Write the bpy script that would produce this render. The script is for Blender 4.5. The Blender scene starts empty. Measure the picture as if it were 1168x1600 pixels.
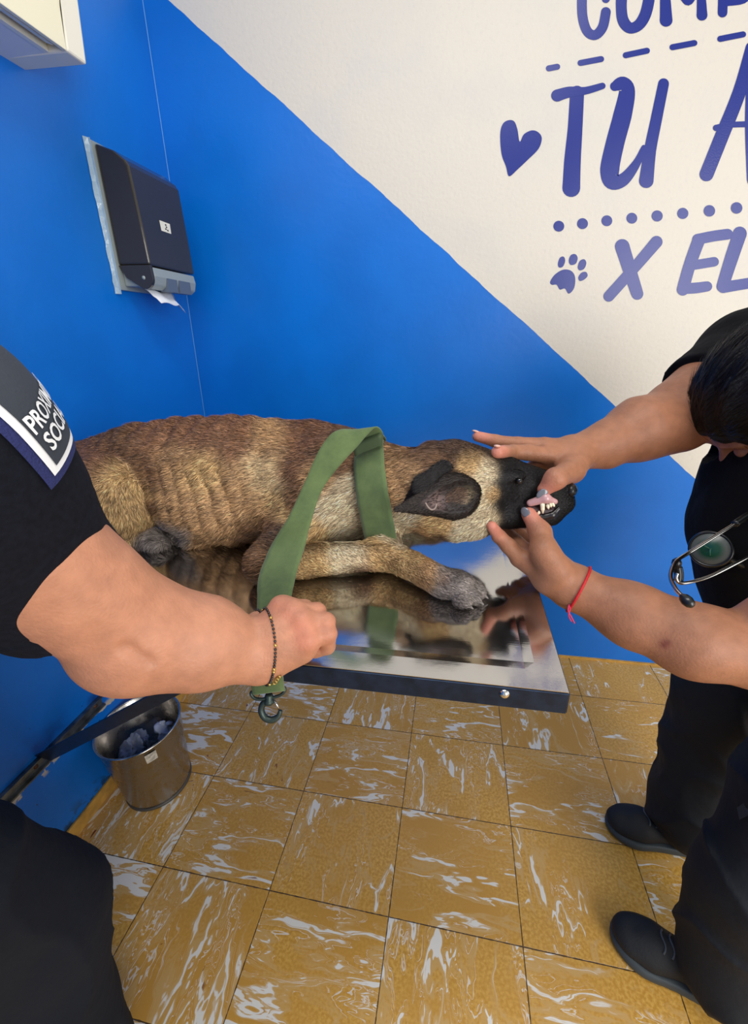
import bpy, math
import numpy as np
from mathutils import Vector, Matrix
np.random.seed(7)
RNG = np.random.RandomState(11)
scene = bpy.context.scene
COL = scene.collection

# ------------------------------------------------------------------ camera
F, PITCH, ROLL, YAW, CH = 643.32, 0.397, -0.056, -0.214, 1.25
_cy, _sy = math.cos(YAW), math.sin(YAW)
W_ = np.array([_sy*math.cos(PITCH), _cy*math.cos(PITCH), -math.sin(PITCH)])
_r0 = np.array([_cy, -_sy, 0.]); _u0 = np.cross(_r0, W_)
R_ = math.cos(ROLL)*_r0 + math.sin(ROLL)*_u0
U_ = np.cross(R_, W_)
CAM = np.array([0., 0., CH])
cam_data = bpy.data.cameras.new('camera'); cam = bpy.data.objects.new('camera', cam_data); COL.objects.link(cam)
cam_data.sensor_fit = 'HORIZONTAL'; cam_data.sensor_width = 36.0; cam_data.lens = F*36.0/1168.0
cam_data.clip_start = 0.02
cam.matrix_world = Matrix(((R_[0], U_[0], -W_[0], 0), (R_[1], U_[1], -W_[1], 0), (R_[2], U_[2], -W_[2], CH), (0, 0, 0, 1)))
scene.camera = cam

# ------------------------------------------------------------------ world, lights, exposure
world = bpy.data.worlds.new('world'); scene.world = world; world.use_nodes = True
wn = world.node_tree.nodes; wl = world.node_tree.links
bg = wn['Background']; bg.inputs[0].default_value = (0.90, 0.94, 0.97, 1); bg.inputs[1].default_value = 0.48
def area(name, loc, target, sx, sy, power, color):
    l = bpy.data.lights.new(name, 'AREA'); l.shape = 'RECTANGLE'; l.size = sx; l.size_y = sy; l.energy = power; l.color = color
    o = bpy.data.objects.new(name, l); COL.objects.link(o); o.location = loc
    o.rotation_euler = (Vector(target)-Vector(loc)).to_track_quat('-Z', 'Y').to_euler()
    return o
area('window_daylight', (1.5, -1.2, 1.35), (0.35, 1.3, 0.75), 1.3, 1.5, 42, (1.0, 0.975, 0.94))
area('right_side_fill', (2.25, .55, 1.0), (.6, 1.2, .6), 1.0, 1.7, 13, (.95, .98, 1.0))  # added fill from the right, brightens the lower right of the back wall
area('overhead_fill', (-0.1, 0.2, 2.5), (-0.15, 0.6, 0.5), 1.2, 0.35, 13, (1.0, 0.97, 0.92))  # added overhead fill that lifts floor and dog, stands for no known fixture
scene.view_settings.view_transform = 'Standard'; scene.view_settings.look = 'None'
scene.view_settings.exposure = 0.12; scene.view_settings.gamma = 1.0
scene.view_settings.use_curve_mapping = False

# ------------------------------------------------------------------ helpers
def ray(x, y): return R_*(x-584)/F - U_*(y-800)/F + W_
def at(x, y, d): return CAM + ray(x, y)*d
def aty(x, y, Y):
    q = ray(x, y); return CAM + q*(Y/q[1])
def atz(x, y, Z):
    q = ray(x, y); return CAM + q*((Z-CH)/q[2])
def prj(P):
    d = np.asarray(P)-CAM; z = d@W_
    return 584+F*(d@R_)/z, 800-F*(d@U_)/z
def srgb(r, g, b):
    f = lambda c: (c/255/12.92) if c/255 <= .04045 else ((c/255+.055)/1.055)**2.4
    return (f(r), f(g), f(b))
def nrm(v):
    v = np.asarray(v, float); return v/np.maximum(np.linalg.norm(v, axis=-1, keepdims=True), 1e-12)

def new_mat(name):
    m = bpy.data.materials.new(name); m.use_nodes = True
    nt = m.node_tree; b = nt.nodes['Principled BSDF']; return m, nt, b
def mat(name, col, rough=.5, metal=0., bump=None, spec=None, sss=0., attr=False, coat=0., sheen=0., noise=None):
    """bump=(scale,strength,distance) noise=(scale, amount) darkening mottling of the surface's own colour"""
    m, nt, b = new_mat(name)
    N, L = nt.nodes, nt.links
    b.inputs['Base Color'].default_value = (*col, 1); b.inputs['Roughness'].default_value = rough
    b.inputs['Metallic'].default_value = metal
    if spec is not None: b.inputs['Specular IOR Level'].default_value = spec
    if coat: b.inputs['Coat Weight'].default_value = coat; b.inputs['Coat Roughness'].default_value = .15
    if sheen: b.inputs['Sheen Weight'].default_value = sheen
    if sss:
        b.inputs['Subsurface Weight'].default_value = sss; b.inputs['Subsurface Radius'].default_value = (.012, .004, .002)
        b.inputs['Subsurface Scale'].default_value = .6
    tc = N.new('ShaderNodeTexCoord'); src = None
    if attr:
        a = N.new('ShaderNodeAttribute'); a.attribute_name = 'Col'; src = a.outputs['Color']
        L.new(src, b.inputs['Base Color'])
    if noise:
        n = N.new('ShaderNodeTexNoise'); n.inputs['Scale'].default_value = noise[0]; n.inputs['Detail'].default_value = 6
        L.new(tc.outputs['Object'], n.inputs['Vector'])
        mp = N.new('ShaderNodeMapRange'); mp.inputs[1].default_value = .3; mp.inputs[2].default_value = .7
        mp.inputs[3].default_value = 1-noise[1]; mp.inputs[4].default_value = 1+noise[1]
        L.new(n.outputs['Fac'], mp.inputs[0])
        mx = N.new('ShaderNodeVectorMath'); mx.operation = 'SCALE'
        if src is not None: L.new(src, mx.inputs[0])
        else: mx.inputs[0].default_value = col
        L.new(mp.outputs[0], mx.inputs['Scale']); L.new(mx.outputs[0], b.inputs['Base Color'])
    if bump:
        n = N.new('ShaderNodeTexNoise'); n.inputs['Scale'].default_value = bump[0]; n.inputs['Detail'].default_value = 5
        L.new(tc.outputs['Object'], n.inputs['Vector'])
        bp = N.new('ShaderNodeBump'); bp.inputs['Strength'].default_value = bump[1]; bp.inputs['Distance'].default_value = bump[2]
        L.new(n.outputs['Fac'], bp.inputs['Height']); L.new(bp.outputs[0], b.inputs['Normal'])
    return m

def link_mesh(name, verts, faces, m, parent=None, smooth=False, col=None):
    me = bpy.data.meshes.new(name)
    me.from_pydata([tuple(map(float, v)) for v in verts], [], [tuple(int(i) for i in f) for f in faces])
    return finish(name, me, m, parent, smooth, col)
def link_np(name, V, Fq, m, parent=None, smooth=True, col=None):
    """V (n,3) Fq (m,4) fast path"""
    me = bpy.data.meshes.new(name)
    V = np.ascontiguousarray(V, dtype=np.float32); Fq = np.ascontiguousarray(Fq, dtype=np.int32)
    k = Fq.shape[1]
    me.vertices.add(len(V)); me.vertices.foreach_set('co', V.ravel())
    me.loops.add(Fq.size); me.loops.foreach_set('vertex_index', Fq.ravel())
    me.polygons.add(len(Fq)); me.polygons.foreach_set('loop_start', np.arange(0, Fq.size, k, dtype=np.int32))
    me.update(calc_edges=True)
    return finish(name, me, m, parent, smooth, col)
def finish(name, me, m, parent, smooth, col=None):
    ms = m if isinstance(m, (list, tuple)) else [m]
    for q in ms: me.materials.append(q)
    if smooth: me.polygons.foreach_set('use_smooth', np.ones(len(me.polygons), dtype=bool))
    if col is not None:
        a = me.color_attributes.new('Col', 'FLOAT_COLOR', 'POINT')
        c = np.ones((len(me.vertices), 4), dtype=np.float32); c[:, :3] = col
        a.data.foreach_set('color', c.ravel())
    me.update()
    o = bpy.data.objects.new(name, me); COL.objects.link(o)
    if parent is not None:
        o.parent = parent; o.matrix_parent_inverse = Matrix.Translation(-Vector(parent_world(parent)))
    return o
def parent_world(p):
    v = Vector((0, 0, 0)); q = p
    while q is not None:
        v = v + Vector(q.location) + (q.matrix_parent_inverse.translation if q.parent else Vector((0, 0, 0))); q = q.parent
    return v
def thing(name, label, cat, loc, group=None):
    o = bpy.data.objects.new(name, None); COL.objects.link(o); o.location = tuple(map(float, loc)); o.empty_display_size = .05
    return tag(o, label, cat, group)
def tag(o, label, cat, group=None):
    o['label'] = label; o['category'] = cat
    if group: o['group'] = group
    return o
def struct(o): o['kind'] = 'structure'; return o

class MB:
    """collects boxes, tubes and sheets into one mesh"""
    def __init__(s): s.v = []; s.f = []; s.mi = []
    def add(s, V, Fs, mi=0):
        n = len(s.v); s.v += [tuple(map(float, v)) for v in V]
        for f in Fs: s.f.append(tuple(int(i)+n for i in f)); s.mi.append(mi)
    def box(s, lo, hi, fr=None, mi=0, bev=0.):
        x0, y0, z0 = lo; x1, y1, z1 = hi
        V = [(x0,y0,z0),(x1,y0,z0),(x1,y1,z0),(x0,y1,z0),(x0,y0,z1),(x1,y0,z1),(x1,y1,z1),(x0,y1,z1)]
        if fr: V = [fr(*v) for v in V]
        s.add(V, [(0,3,2,1),(4,5,6,7),(0,1,5,4),(1,2,6,5),(2,3,7,6),(3,0,4,7)], mi)
    def tube(s, pts, rad, n=10, closed=False, mi=0, caps=True, flat=None):
        P = np.array(pts, float); m = len(P); rad = np.full(m, rad) if np.isscalar(rad) else np.asarray(rad, float)
        T = np.gradient(P, axis=0) if not closed else (np.roll(P, -1, 0)-np.roll(P, 1, 0))
        T = nrm(T); ref = np.array([0, 0, 1.]) if abs(T[0][2]) < .9 else np.array([1., 0, 0])
        a = nrm(np.cross(T[0], ref)); V = []
        for i in range(m):
            a = nrm(a - (a@T[i])*T[i]); b = np.cross(T[i], a)
            for k in range(n):
                t = 2*math.pi*k/n; V.append(P[i]+rad[i]*(math.cos(t)*a+math.sin(t)*b*(flat or 1)))
        Fs = []
        for i in range(m if closed else m-1):
            j = (i+1) % m
            for k in range(n): Fs.append((i*n+k, i*n+(k+1) % n, j*n+(k+1) % n, j*n+k))
        if not closed and caps: Fs += [tuple(range(n))[::-1], tuple((m-1)*n+k for k in range(n))]
        s.add(V, Fs, mi)
    def lathe(s, prof, c, ax=(0,0,1), n=48, mi=0, sx=1., sy=1.):
        ax = nrm(ax); ref = np.array([1., 0, 0]) if abs(ax[0]) < .9 else np.array([0, 1., 0])
        a = nrm(np.cross(np.cross(ax, ref), ax)); b = np.cross(ax, a); V = []; Fs = []
        for (r, h) in prof:
            for k in range(n):
                t = 2*math.pi*k/n; V.append(np.asarray(c)+r*(sx*math.cos(t)*a+sy*math.sin(t)*b)+h*ax)
        for i in range(len(prof)-1):
            for k in range(n): Fs.append((i*n+k, i*n+(k+1) % n, (i+1)*n+(k+1) % n, (i+1)*n+k))
        s.add(V, Fs, mi)
    def build(s, name, m, parent=None, smooth=False, bevel=0., seg=2):
        o = link_mesh(name, s.v, s.f, m, parent, smooth)
        if isinstance(m, (list, tuple)): o.data.polygons.foreach_set('material_index', np.array(s.mi, dtype=np.int32))
        if bevel:
            b = o.modifiers.new('bevel', 'BEVEL'); b.width = bevel; b.segments = seg; b.limit_method = 'ANGLE'; b.angle_limit = math.radians(35)
        return o
def spline(pts, n=8, closed=False):
    P = np.array(pts, float); m = len(P); out = []
    for i in range(m if closed else m-1):
        if closed: p0, p1, p2, p3 = P[(i-1) % m], P[i], P[(i+1) % m], P[(i+2) % m]
        else: p0, p1, p2, p3 = P[max(i-1, 0)], P[i], P[i+1], P[min(i+2, m-1)]
        for k in range(n):
            t = k/n
            out.append(.5*((2*p1)+(-p0+p2)*t+(2*p0-5*p1+4*p2-p3)*t*t+(-p0+3*p1-3*p2+p3)*t**3))
    if not closed: out.append(P[-1])
    return np.array(out)

# ------------------------------------------------------------------ smooth 3-D noise (numpy)
_perm = RNG.rand(32, 32, 32)
def vnoise(P, s):
    Q = np.asarray(P)*s; i = np.floor(Q).astype(int); f = Q-i; f = f*f*(3-2*f); i &= 31; j = (i+1) & 31
    g = lambda a, b, c: _perm[a, b, c]
    x0 = g(i[..., 0], i[..., 1], i[..., 2])*(1-f[..., 0])+g(j[..., 0], i[..., 1], i[..., 2])*f[..., 0]
    x1 = g(i[..., 0], j[..., 1], i[..., 2])*(1-f[..., 0])+g(j[..., 0], j[..., 1], i[..., 2])*f[..., 0]
    x2 = g(i[..., 0], i[..., 1], j[..., 2])*(1-f[..., 0])+g(j[..., 0], i[..., 1], j[..., 2])*f[..., 0]
    x3 = g(i[..., 0], j[..., 1], j[..., 2])*(1-f[..., 0])+g(j[..., 0], j[..., 1], j[..., 2])*f[..., 0]
    y0 = x0*(1-f[..., 1])+x1*f[..., 1]; y1 = x2*(1-f[..., 1])+x3*f[..., 1]
    return (y0*(1-f[..., 2])+y1*f[..., 2])*2-1

# ------------------------------------------------------------------ implicit surfaces -> one continuous mesh
class SDF:
    def __init__(s): s.p = []; s.disp = None
    def cone(s, a, b, r1, r2, k=.01, flat=None, op='+'):
        a = np.array(a, float); b = np.array(b, float)
        s.p.append(('c', a, b, r1, r2, k, op, (a+b)/2, np.linalg.norm(b-a)/2+max(r1, r2)*(1 if not flat else max(1, flat[1])), flat)); return s
    def ell(s, c, r, k=.01, rot=None, op='+'):
        c = np.array(c, float); r = np.array(r, float)*np.ones(3)
        s.p.append(('e', c, r, (np.eye(3) if rot is None else np.array(rot)), 0, k, op, c, r.max(), None)); return s
    def chain(s, pts, rads, k=.006, flat=None):
        for i in range(len(pts)-1): s.cone(pts[i], pts[i+1], rads[i], rads[i+1], k, flat)
        return s
    def plane(s, c, n, k=.004):  # cuts away the side the normal points to
        s.p.append(('h', np.array(c, float), nrm(n), 0, 0, k, '-', np.array(c, float), 9., None)); return s
    @staticmethod
    def one(q, P):
        if q[0] == 'c':
            _, a, b, r1, r2 = q[:5]; ab = b-a; pa = P-a
            t = np.clip((pa@ab)/(ab@ab+1e-12), 0, 1); v = pa-t[..., None]*ab
            if q[9]:
                ax, sc = q[9]; ax = nrm(ax); c = v@ax; v = v+((1/sc-1)*c)[..., None]*ax
            return np.linalg.norm(v, axis=-1)-(r1+(r2-r1)*t)
        if q[0] == 'e':
            _, c, r, rot = q[:4]; v = (P-c)@rot.T
            k0 = np.linalg.norm(v/r, axis=-1); k1 = np.linalg.norm(v/(r*r), axis=-1)
            return k0*(k0-1)/np.maximum(k1, 1e-9)
        return -((P-q[1])@q[2])
    def ev(s, P, ctr=None, rad=None):
        """P (blocks, n, 3)"""
        D = np.full(P.shape[:-1], 1.0)
        for q in s.p:
            k = q[5]
            if ctr is not None and q[0] != 'h':
                m = np.linalg.norm(ctr-q[7], axis=-1) < q[8]+rad+k*1.5+.004
                if not m.any(): continue
                Pm = P[m]; Dm = D[m]
            else: m = slice(None); Pm = P; Dm = D
            d = s.one(q, Pm)
            if q[6] == '+':
                h = np.clip(.5+.5*(Dm-d)/k, 0, 1); D[m] = Dm*(1-h)+d*h-k*h*(1-h)
            else:
                h = np.clip(.5-.5*(Dm+d)/k, 0, 1); D[m] = Dm*(1-h)-d*h+k*h*(1-h)
        if s.disp is not None:
            near = D < .03
            if near.any():
                Pn = P[near]; D[near] += s.disp(Pn)
        return D
    def mesh(s, h, B=8):
        los = []; his = []
        for q in s.p:
            if q[6] == '+': los.append(q[7]-q[8]); his.append(q[7]+q[8])
        lo = np.min(los, 0)-.02; hi = np.max(his, 0)+.02
        nb = np.ceil((hi-lo)/(h*B)).astype(int)
        g = np.stack(np.meshgrid(*[np.arange(n) for n in nb], indexing='ij'), -1).reshape(-1, 3)
        ctr = lo+(g+.5)*h*B; rad = h*B*.87
        # keep the blocks the surface can run through
        D = np.concatenate([s.ev(ctr[i:i+20000][:, None, :], ctr[i:i+20000], rad)[:, 0] for i in range(0, len(ctr), 20000)])
        keep = np.abs(D) < rad*1.7+.012
        g = g[keep]; ctr = ctr[keep]
        o = np.stack(np.meshgrid(*[np.arange(B+1)]*3, indexing='ij'), -1).reshape(-1, 3)
        M = nb*B+2; Vs = []; Ks = []; Qs = []
        key = lambda I: (I[..., 0]*M[1]+I[..., 1])*M[2]+I[..., 2]
        for i in range(0, len(g), 1200):
            gi = g[i:i+1200]; I = gi[:, None, :]*B+o[None]
            P = lo+I*h; V = s.ev(P, ctr[i:i+1200], rad).reshape(-1, B+1, B+1, B+1)
            Ig = I.reshape(-1, B+1, B+1, B+1, 3)
            neg = V < 0
            cor = [(a, b, c) for a in (0, 1) for b in (0, 1) for c in (0, 1)]
            sub = lambda A, c: A[:, c[0]:c[0]+B, c[1]:c[1]+B, c[2]:c[2]+B]
            cnt = sum(sub(neg, c).astype(np.int8) for c in cor); act = (cnt > 0) & (cnt < 8)
            num = np.zeros((act.sum(), 3)); den = np.zeros(act.sum())
            vals = {c: sub(V, c)[act] for c in cor}
            for c in cor:
                for ax in range(3):
                    if c[ax] == 0:
                        c2 = list(c); c2[ax] = 1; v0 = vals[c]; v1 = vals[tuple(c2)]
                        x = (v0 < 0) != (v1 < 0); t = np.where(x, v0/np.where(x, v0-v1, 1), 0)
                        p = np.tile(np.array(c, float), (len(v0), 1)); p[:, ax] += t
                        num += p*x[:, None]; den += x
            base = sub(Ig, (0, 0, 0))[act]
            Vs.append(lo+(base+num/den[:, None])*h); Ks.append(key(base))
            for ax in range(3):
                e1 = [0, 0, 0]; e1[ax] = 1
                a0 = sub(neg, (0, 0, 0)); a1 = sub(neg, tuple(e1)); x = a0 != a1
                b = sub(Ig, (0, 0, 0))[x]; fl = a0[x]
                u = np.zeros(3, int); v = np.zeros(3, int); u[(ax+1) % 3] = 1; v[(ax+2) % 3] = 1
                q = np.stack([key(b), key(b-u), key(b-u-v), key(b-v)], -1)
                q[~fl] = q[~fl][:, ::-1]; Qs.append(q)
        V = np.concatenate(Vs); K = np.concatenate(Ks); Q = np.concatenate(Qs)
        K, idx = np.unique(K, return_index=True); V = V[idx]
        pos = np.searchsorted(K, Q); pos = np.clip(pos, 0, len(K)-1); ok = (K[pos] == Q).all(1)
        Fq = pos[ok]
        used = np.unique(Fq); rem = np.zeros(len(V), int); rem[used] = np.arange(len(used))
        return V[used], rem[Fq]
    def grad(s, P, e=.0015):
        P = np.asarray(P, float)[None]; f = lambda q: s.ev(q)[0]
        return nrm(np.stack([f(P+np.eye(3)[i]*e)-f(P-np.eye(3)[i]*e) for i in range(3)], -1))
    def drop(s, P, D, off=0., n=40):
        """march points P along D until they lie off above the surface"""
        P = np.array(P, float); D = nrm(D)
        for _ in range(n):
            d = s.ev(P[None])[0]-off; P = P+D*(d*.8)[:, None]
        return P
def mesh_normals(V, Fq):
    a = V[Fq[:, 0]]; c = V[Fq[:, 2]]; b = V[Fq[:, 1]]; d = V[Fq[:, 3]]
    n = np.cross(c-a, d-b); N = np.zeros_like(V)
    for k in range(4): np.add.at(N, Fq[:, k], n)
    return nrm(N), np.linalg.norm(n, axis=1)/2
def strands(V, Fq, N, A, count, dens, length, comb, colf, width, lift, rng):
    """tapered hairs rooted on a mesh; returns verts, quads (degenerate tip avoided), colours"""
    ctr = V[Fq].mean(1); w = A*dens(ctr, nrm(N[Fq].mean(1))); w = np.maximum(w, 0); w /= w.sum()
    f = rng.choice(len(Fq), count, p=w); uv = rng.rand(count, 2)
    u, v = uv[:, :1], uv[:, 1:]
    q = V[Fq[f]]; P = (q[:, 0]*(1-u)+q[:, 1]*u)*(1-v)+(q[:, 3]*(1-u)+q[:, 2]*u)*v
    qn = N[Fq[f]]; n = nrm((qn[:, 0]*(1-u)+qn[:, 1]*u)*(1-v)+(qn[:, 3]*(1-u)+qn[:, 2]*u)*v)
    c = comb(P, n)+rng.normal(0, .16, (count, 3)); t = nrm(c-(c*n).sum(1, keepdims=True)*n)
    L = (length(P)*(.65+.6*rng.rand(count)))[:, None]; lf = lift*(.6+.8*rng.rand(count, 1))
    s = nrm(np.cross(n, t)+.35*rng.normal(0, 1, (count, 3))*.5); wd = (width(P)*(.7+.6*rng.rand(count)))[:, None]/2
    m = P+nrm(t+n*lf)*L*.55; e = m+nrm(t+n*lf*.25)*L*.45
    P = P-n*.0008
    VV = np.stack([P-s*wd, P+s*wd, m+s*wd*.8, m-s*wd*.8, e+s*wd*.12, e-s*wd*.12], 1).reshape(-1, 3)
    b = (np.arange(count)*6)[:, None]
    FF = np.concatenate([b+np.array([[0, 1, 2, 3]]), b+np.array([[3, 2, 4, 5]])])
    cb, ct = colf(P, n, rng)
    C = np.stack([cb, cb, (cb+ct)/2, (cb+ct)/2, ct, ct], 1).reshape(-1, 3)
    return VV, FF, C
# ------------------------------------------------------------------ the room
XL, YB, LEAN = -1.03, 1.455, 0.066
TX, TY, GX, GY = 0.30, 0.2472, -0.73, 1.002          # floor tile pitch and a grid corner
nW = nrm([1., 0, -LEAN]); uW = nrm([LEAN, 0, 1.])
def WL(off, y, s): return np.array([XL, 0, 0])+nW*off+np.array([0, y, 0])+uW*s     # left-wall frame
def wl_px(x, y, off=0.):
    q = ray(x, y); t = (XL+off+LEAN*CH)/(q[0]-LEAN*q[2]); P = CAM+q*t; return P

def floor_material():
    m, nt, b = new_mat('ochre_swirl_tile'); N, L = nt.nodes, nt.links
    def nd(t, **k):
        n = N.new(t)
        for a, v in k.items(): setattr(n, a, v)
        return n
    def mth(op, a, b_=None, c=None):
        n = nd('ShaderNodeMath', operation=op)
        for i, v in enumerate((a, b_, c)):
            if v is None: continue
            if isinstance(v, (int, float)): n.inputs[i].default_value = v
            else: L.new(v, n.inputs[i])
        return n.outputs[0]
    def comb(x, y, z):
        n = nd('ShaderNodeCombineXYZ')
        for i, v in enumerate((x, y, z)):
            if isinstance(v, (int, float)): n.inputs[i].default_value = v
            else: L.new(v, n.inputs[i])
        return n.outputs[0]
    geo = nd('ShaderNodeNewGeometry'); sp = nd('ShaderNodeSeparateXYZ'); L.new(geo.outputs['Position'], sp.inputs[0])
    u = mth('DIVIDE', mth('SUBTRACT', sp.outputs[0], GX), TX); v = mth('DIVIDE', mth('SUBTRACT', sp.outputs[1], GY), TY)
    iu = mth('FLOOR', u); iv = mth('FLOOR', v); fu = mth('FRACT', u); fv = mth('FRACT', v)
    wn_ = nd('ShaderNodeTexWhiteNoise', noise_dimensions='2D'); L.new(comb(iu, iv, 0), wn_.inputs['Vector'])
    rs = nd('ShaderNodeSeparateColor'); L.new(wn_.outputs['Color'], rs.inputs[0])
    chk = mth('MODULO', mth('ADD', mth('ADD', iu, iv), 41.), 2.)
    # along / across the swirl direction of each tile
    al = nd('ShaderNodeMix'); al.inputs[0].default_value = 0
    def mixf(f, a, c):
        n = nd('ShaderNodeMix'); L.new(f, n.inputs[0]); L.new(a, n.inputs[2]); L.new(c, n.inputs[3]); return n.outputs[0]
    N.remove(al)
    across = mixf(chk, fu, fv); along = mixf(chk, fv, fu)
    offs = comb(mth('MULTIPLY', rs.outputs[0], 37.), mth('MULTIPLY', rs.outputs[1], 53.), 0)
    base = nd('ShaderNodeVectorMath', operation='ADD'); L.new(comb(mth('MULTIPLY', across, 3.4), mth('MULTIPLY', along, .9), 0), base.inputs[0]); L.new(offs, base.inputs[1])
    n1 = nd('ShaderNodeTexNoise'); n1.inputs['Scale'].default_value = 1.5; n1.inputs['Detail'].default_value = 3; L.new(base.outputs[0], n1.inputs['Vector'])
    wv = nd('ShaderNodeVectorMath', operation='MULTIPLY_ADD'); L.new(n1.outputs['Color'], wv.inputs[0]); wv.inputs[1].default_value = (2.6, 1.3, 0); L.new(base.outputs[0], wv.inputs[2])
    n2 = nd('ShaderNodeTexNoise'); n2.inputs['Scale'].default_value = 2.3; n2.inputs['Detail'].default_value = 3.5; n2.inputs['Roughness'].default_value = .55; n2.inputs['Distortion'].default_value = .9; L.new(wv.outputs[0], n2.inputs['Vector'])
    # amount per tile, richer towards the left wall where the batch differs
    amt = mth('ADD', mth('MULTIPLY', rs.outputs[2], .05), 0.)
    left = nd('ShaderNodeMapRange'); L.new(iu, left.inputs[0]); left.inputs[1].default_value = 2.5; left.inputs[2].default_value = -1; left.inputs[3].default_value = 0; left.inputs[4].default_value = .055
    amt = mth('ADD', amt, left.outputs[0])
    def ramp(src, lo, hi):
        n = nd('ShaderNodeMapRange', interpolation_type='SMOOTHSTEP'); L.new(src, n.inputs[0]); n.inputs[1].default_value = lo; n.inputs[2].default_value = hi; return n.outputs[0]
    s2 = mth('ADD', n2.outputs['Fac'], amt)
    blob = ramp(s2, .635, .675)
    # thin veins: ridges of the same field
    rid = mth('ABSOLUTE', mth('SUBTRACT', n2.outputs['Fac'], .47)); vein = mth('SUBTRACT', 1., ramp(rid, .002, .013))
    n3 = nd('ShaderNodeTexNoise'); n3.inputs['Scale'].default_value = 1.1; L.new(base.outputs[0], n3.inputs['Vector'])
    vm = ramp(mth('ADD', n3.outputs['Fac'], amt), .50, .62); vein = mth('MULTIPLY', vein, vm)
    white = mth('MINIMUM', mth('ADD', blob, mth('MULTIPLY', vein, .75)), 1.)
    rd = nd('ShaderNodeTexNoise'); rd.inputs['Scale'].default_value = 5.; rd.inputs['Detail'].default_value = 2; L.new(wv.outputs[0], rd.inputs['Vector'])
    red = mth('MULTIPLY', ramp(rd.outputs['Fac'], .70, .74), ramp(left.outputs[0], .015, .05))
    fine = nd('ShaderNodeTexNoise'); fine.inputs['Scale'].default_value = 160.; fine.inputs['Detail'].default_value = 3; L.new(geo.outputs['Position'], fine.inputs['Vector'])
    big = nd('ShaderNodeTexNoise'); big.inputs['Scale'].default_value = 5.; big.inputs['Detail'].default_value = 3; L.new(geo.outputs['Position'], big.inputs['Vector'])
    def mixc(f, a, c):
        n = nd('ShaderNodeMix', data_type='RGBA'); L.new(f, n.inputs[0])
        for i, q in ((6, a), (7, c)):
            if isinstance(q, tuple): n.inputs[i].default_value = (*q, 1)
            else: L.new(q, n.inputs[i])
        return n.outputs[2]
    c = mixc(ramp(fine.outputs['Fac'], .35, .68), srgb(196, 144, 58), srgb(220, 172, 86))
    c = mixc(ramp(mth('ADD', big.outputs['Fac'], mth('MULTIPLY', rs.outputs[1], .2)), .45, .8), c, srgb(200, 148, 64))
    c = mixc(ramp(s2, .53, .63), c, srgb(206, 164, 98))
    c = mixc(white, c, srgb(232, 226, 214))
    c = mixc(red, c, srgb(120, 52, 30))
    gw = mth('MINIMUM', mth('MULTIPLY', mth('MINIMUM', fu, mth('SUBTRACT', 1., fu)), TX), mth('MULTIPLY', mth('MINIMUM', fv, mth('SUBTRACT', 1., fv)), TY))
    jag = nd('ShaderNodeTexNoise'); jag.inputs['Scale'].default_value = 90.; L.new(geo.outputs['Position'], jag.inputs['Vector'])
    gw = mth('ADD', gw, mth('MULTIPLY', mth('SUBTRACT', jag.outputs['Fac'], .5), .0022))
    grout = mth('SUBTRACT', 1., ramp(gw, .0005, .0016))
    c = mixc(grout, c, srgb(82, 62, 38))
    L.new(c, b.inputs['Base Color'])
    rr = nd('ShaderNodeMapRange'); L.new(big.outputs['Fac'], rr.inputs[0]); rr.inputs[3].default_value = .26; rr.inputs[4].default_value = .42; L.new(rr.outputs[0], b.inputs['Roughness'])
    bp = nd('ShaderNodeBump'); bp.inputs['Strength'].default_value = .5; bp.inputs['Distance'].default_value = .002; L.new(mth('SUBTRACT', mth('MULTIPLY', fine.outputs['Fac'], .08), grout), bp.inputs['Height']); L.new(bp.outputs[0], b.inputs['Normal'])
    return m
M_floor = floor_material()
BLUE = srgb(0, 114, 212); CREAM = srgb(220, 212, 198)
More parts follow.
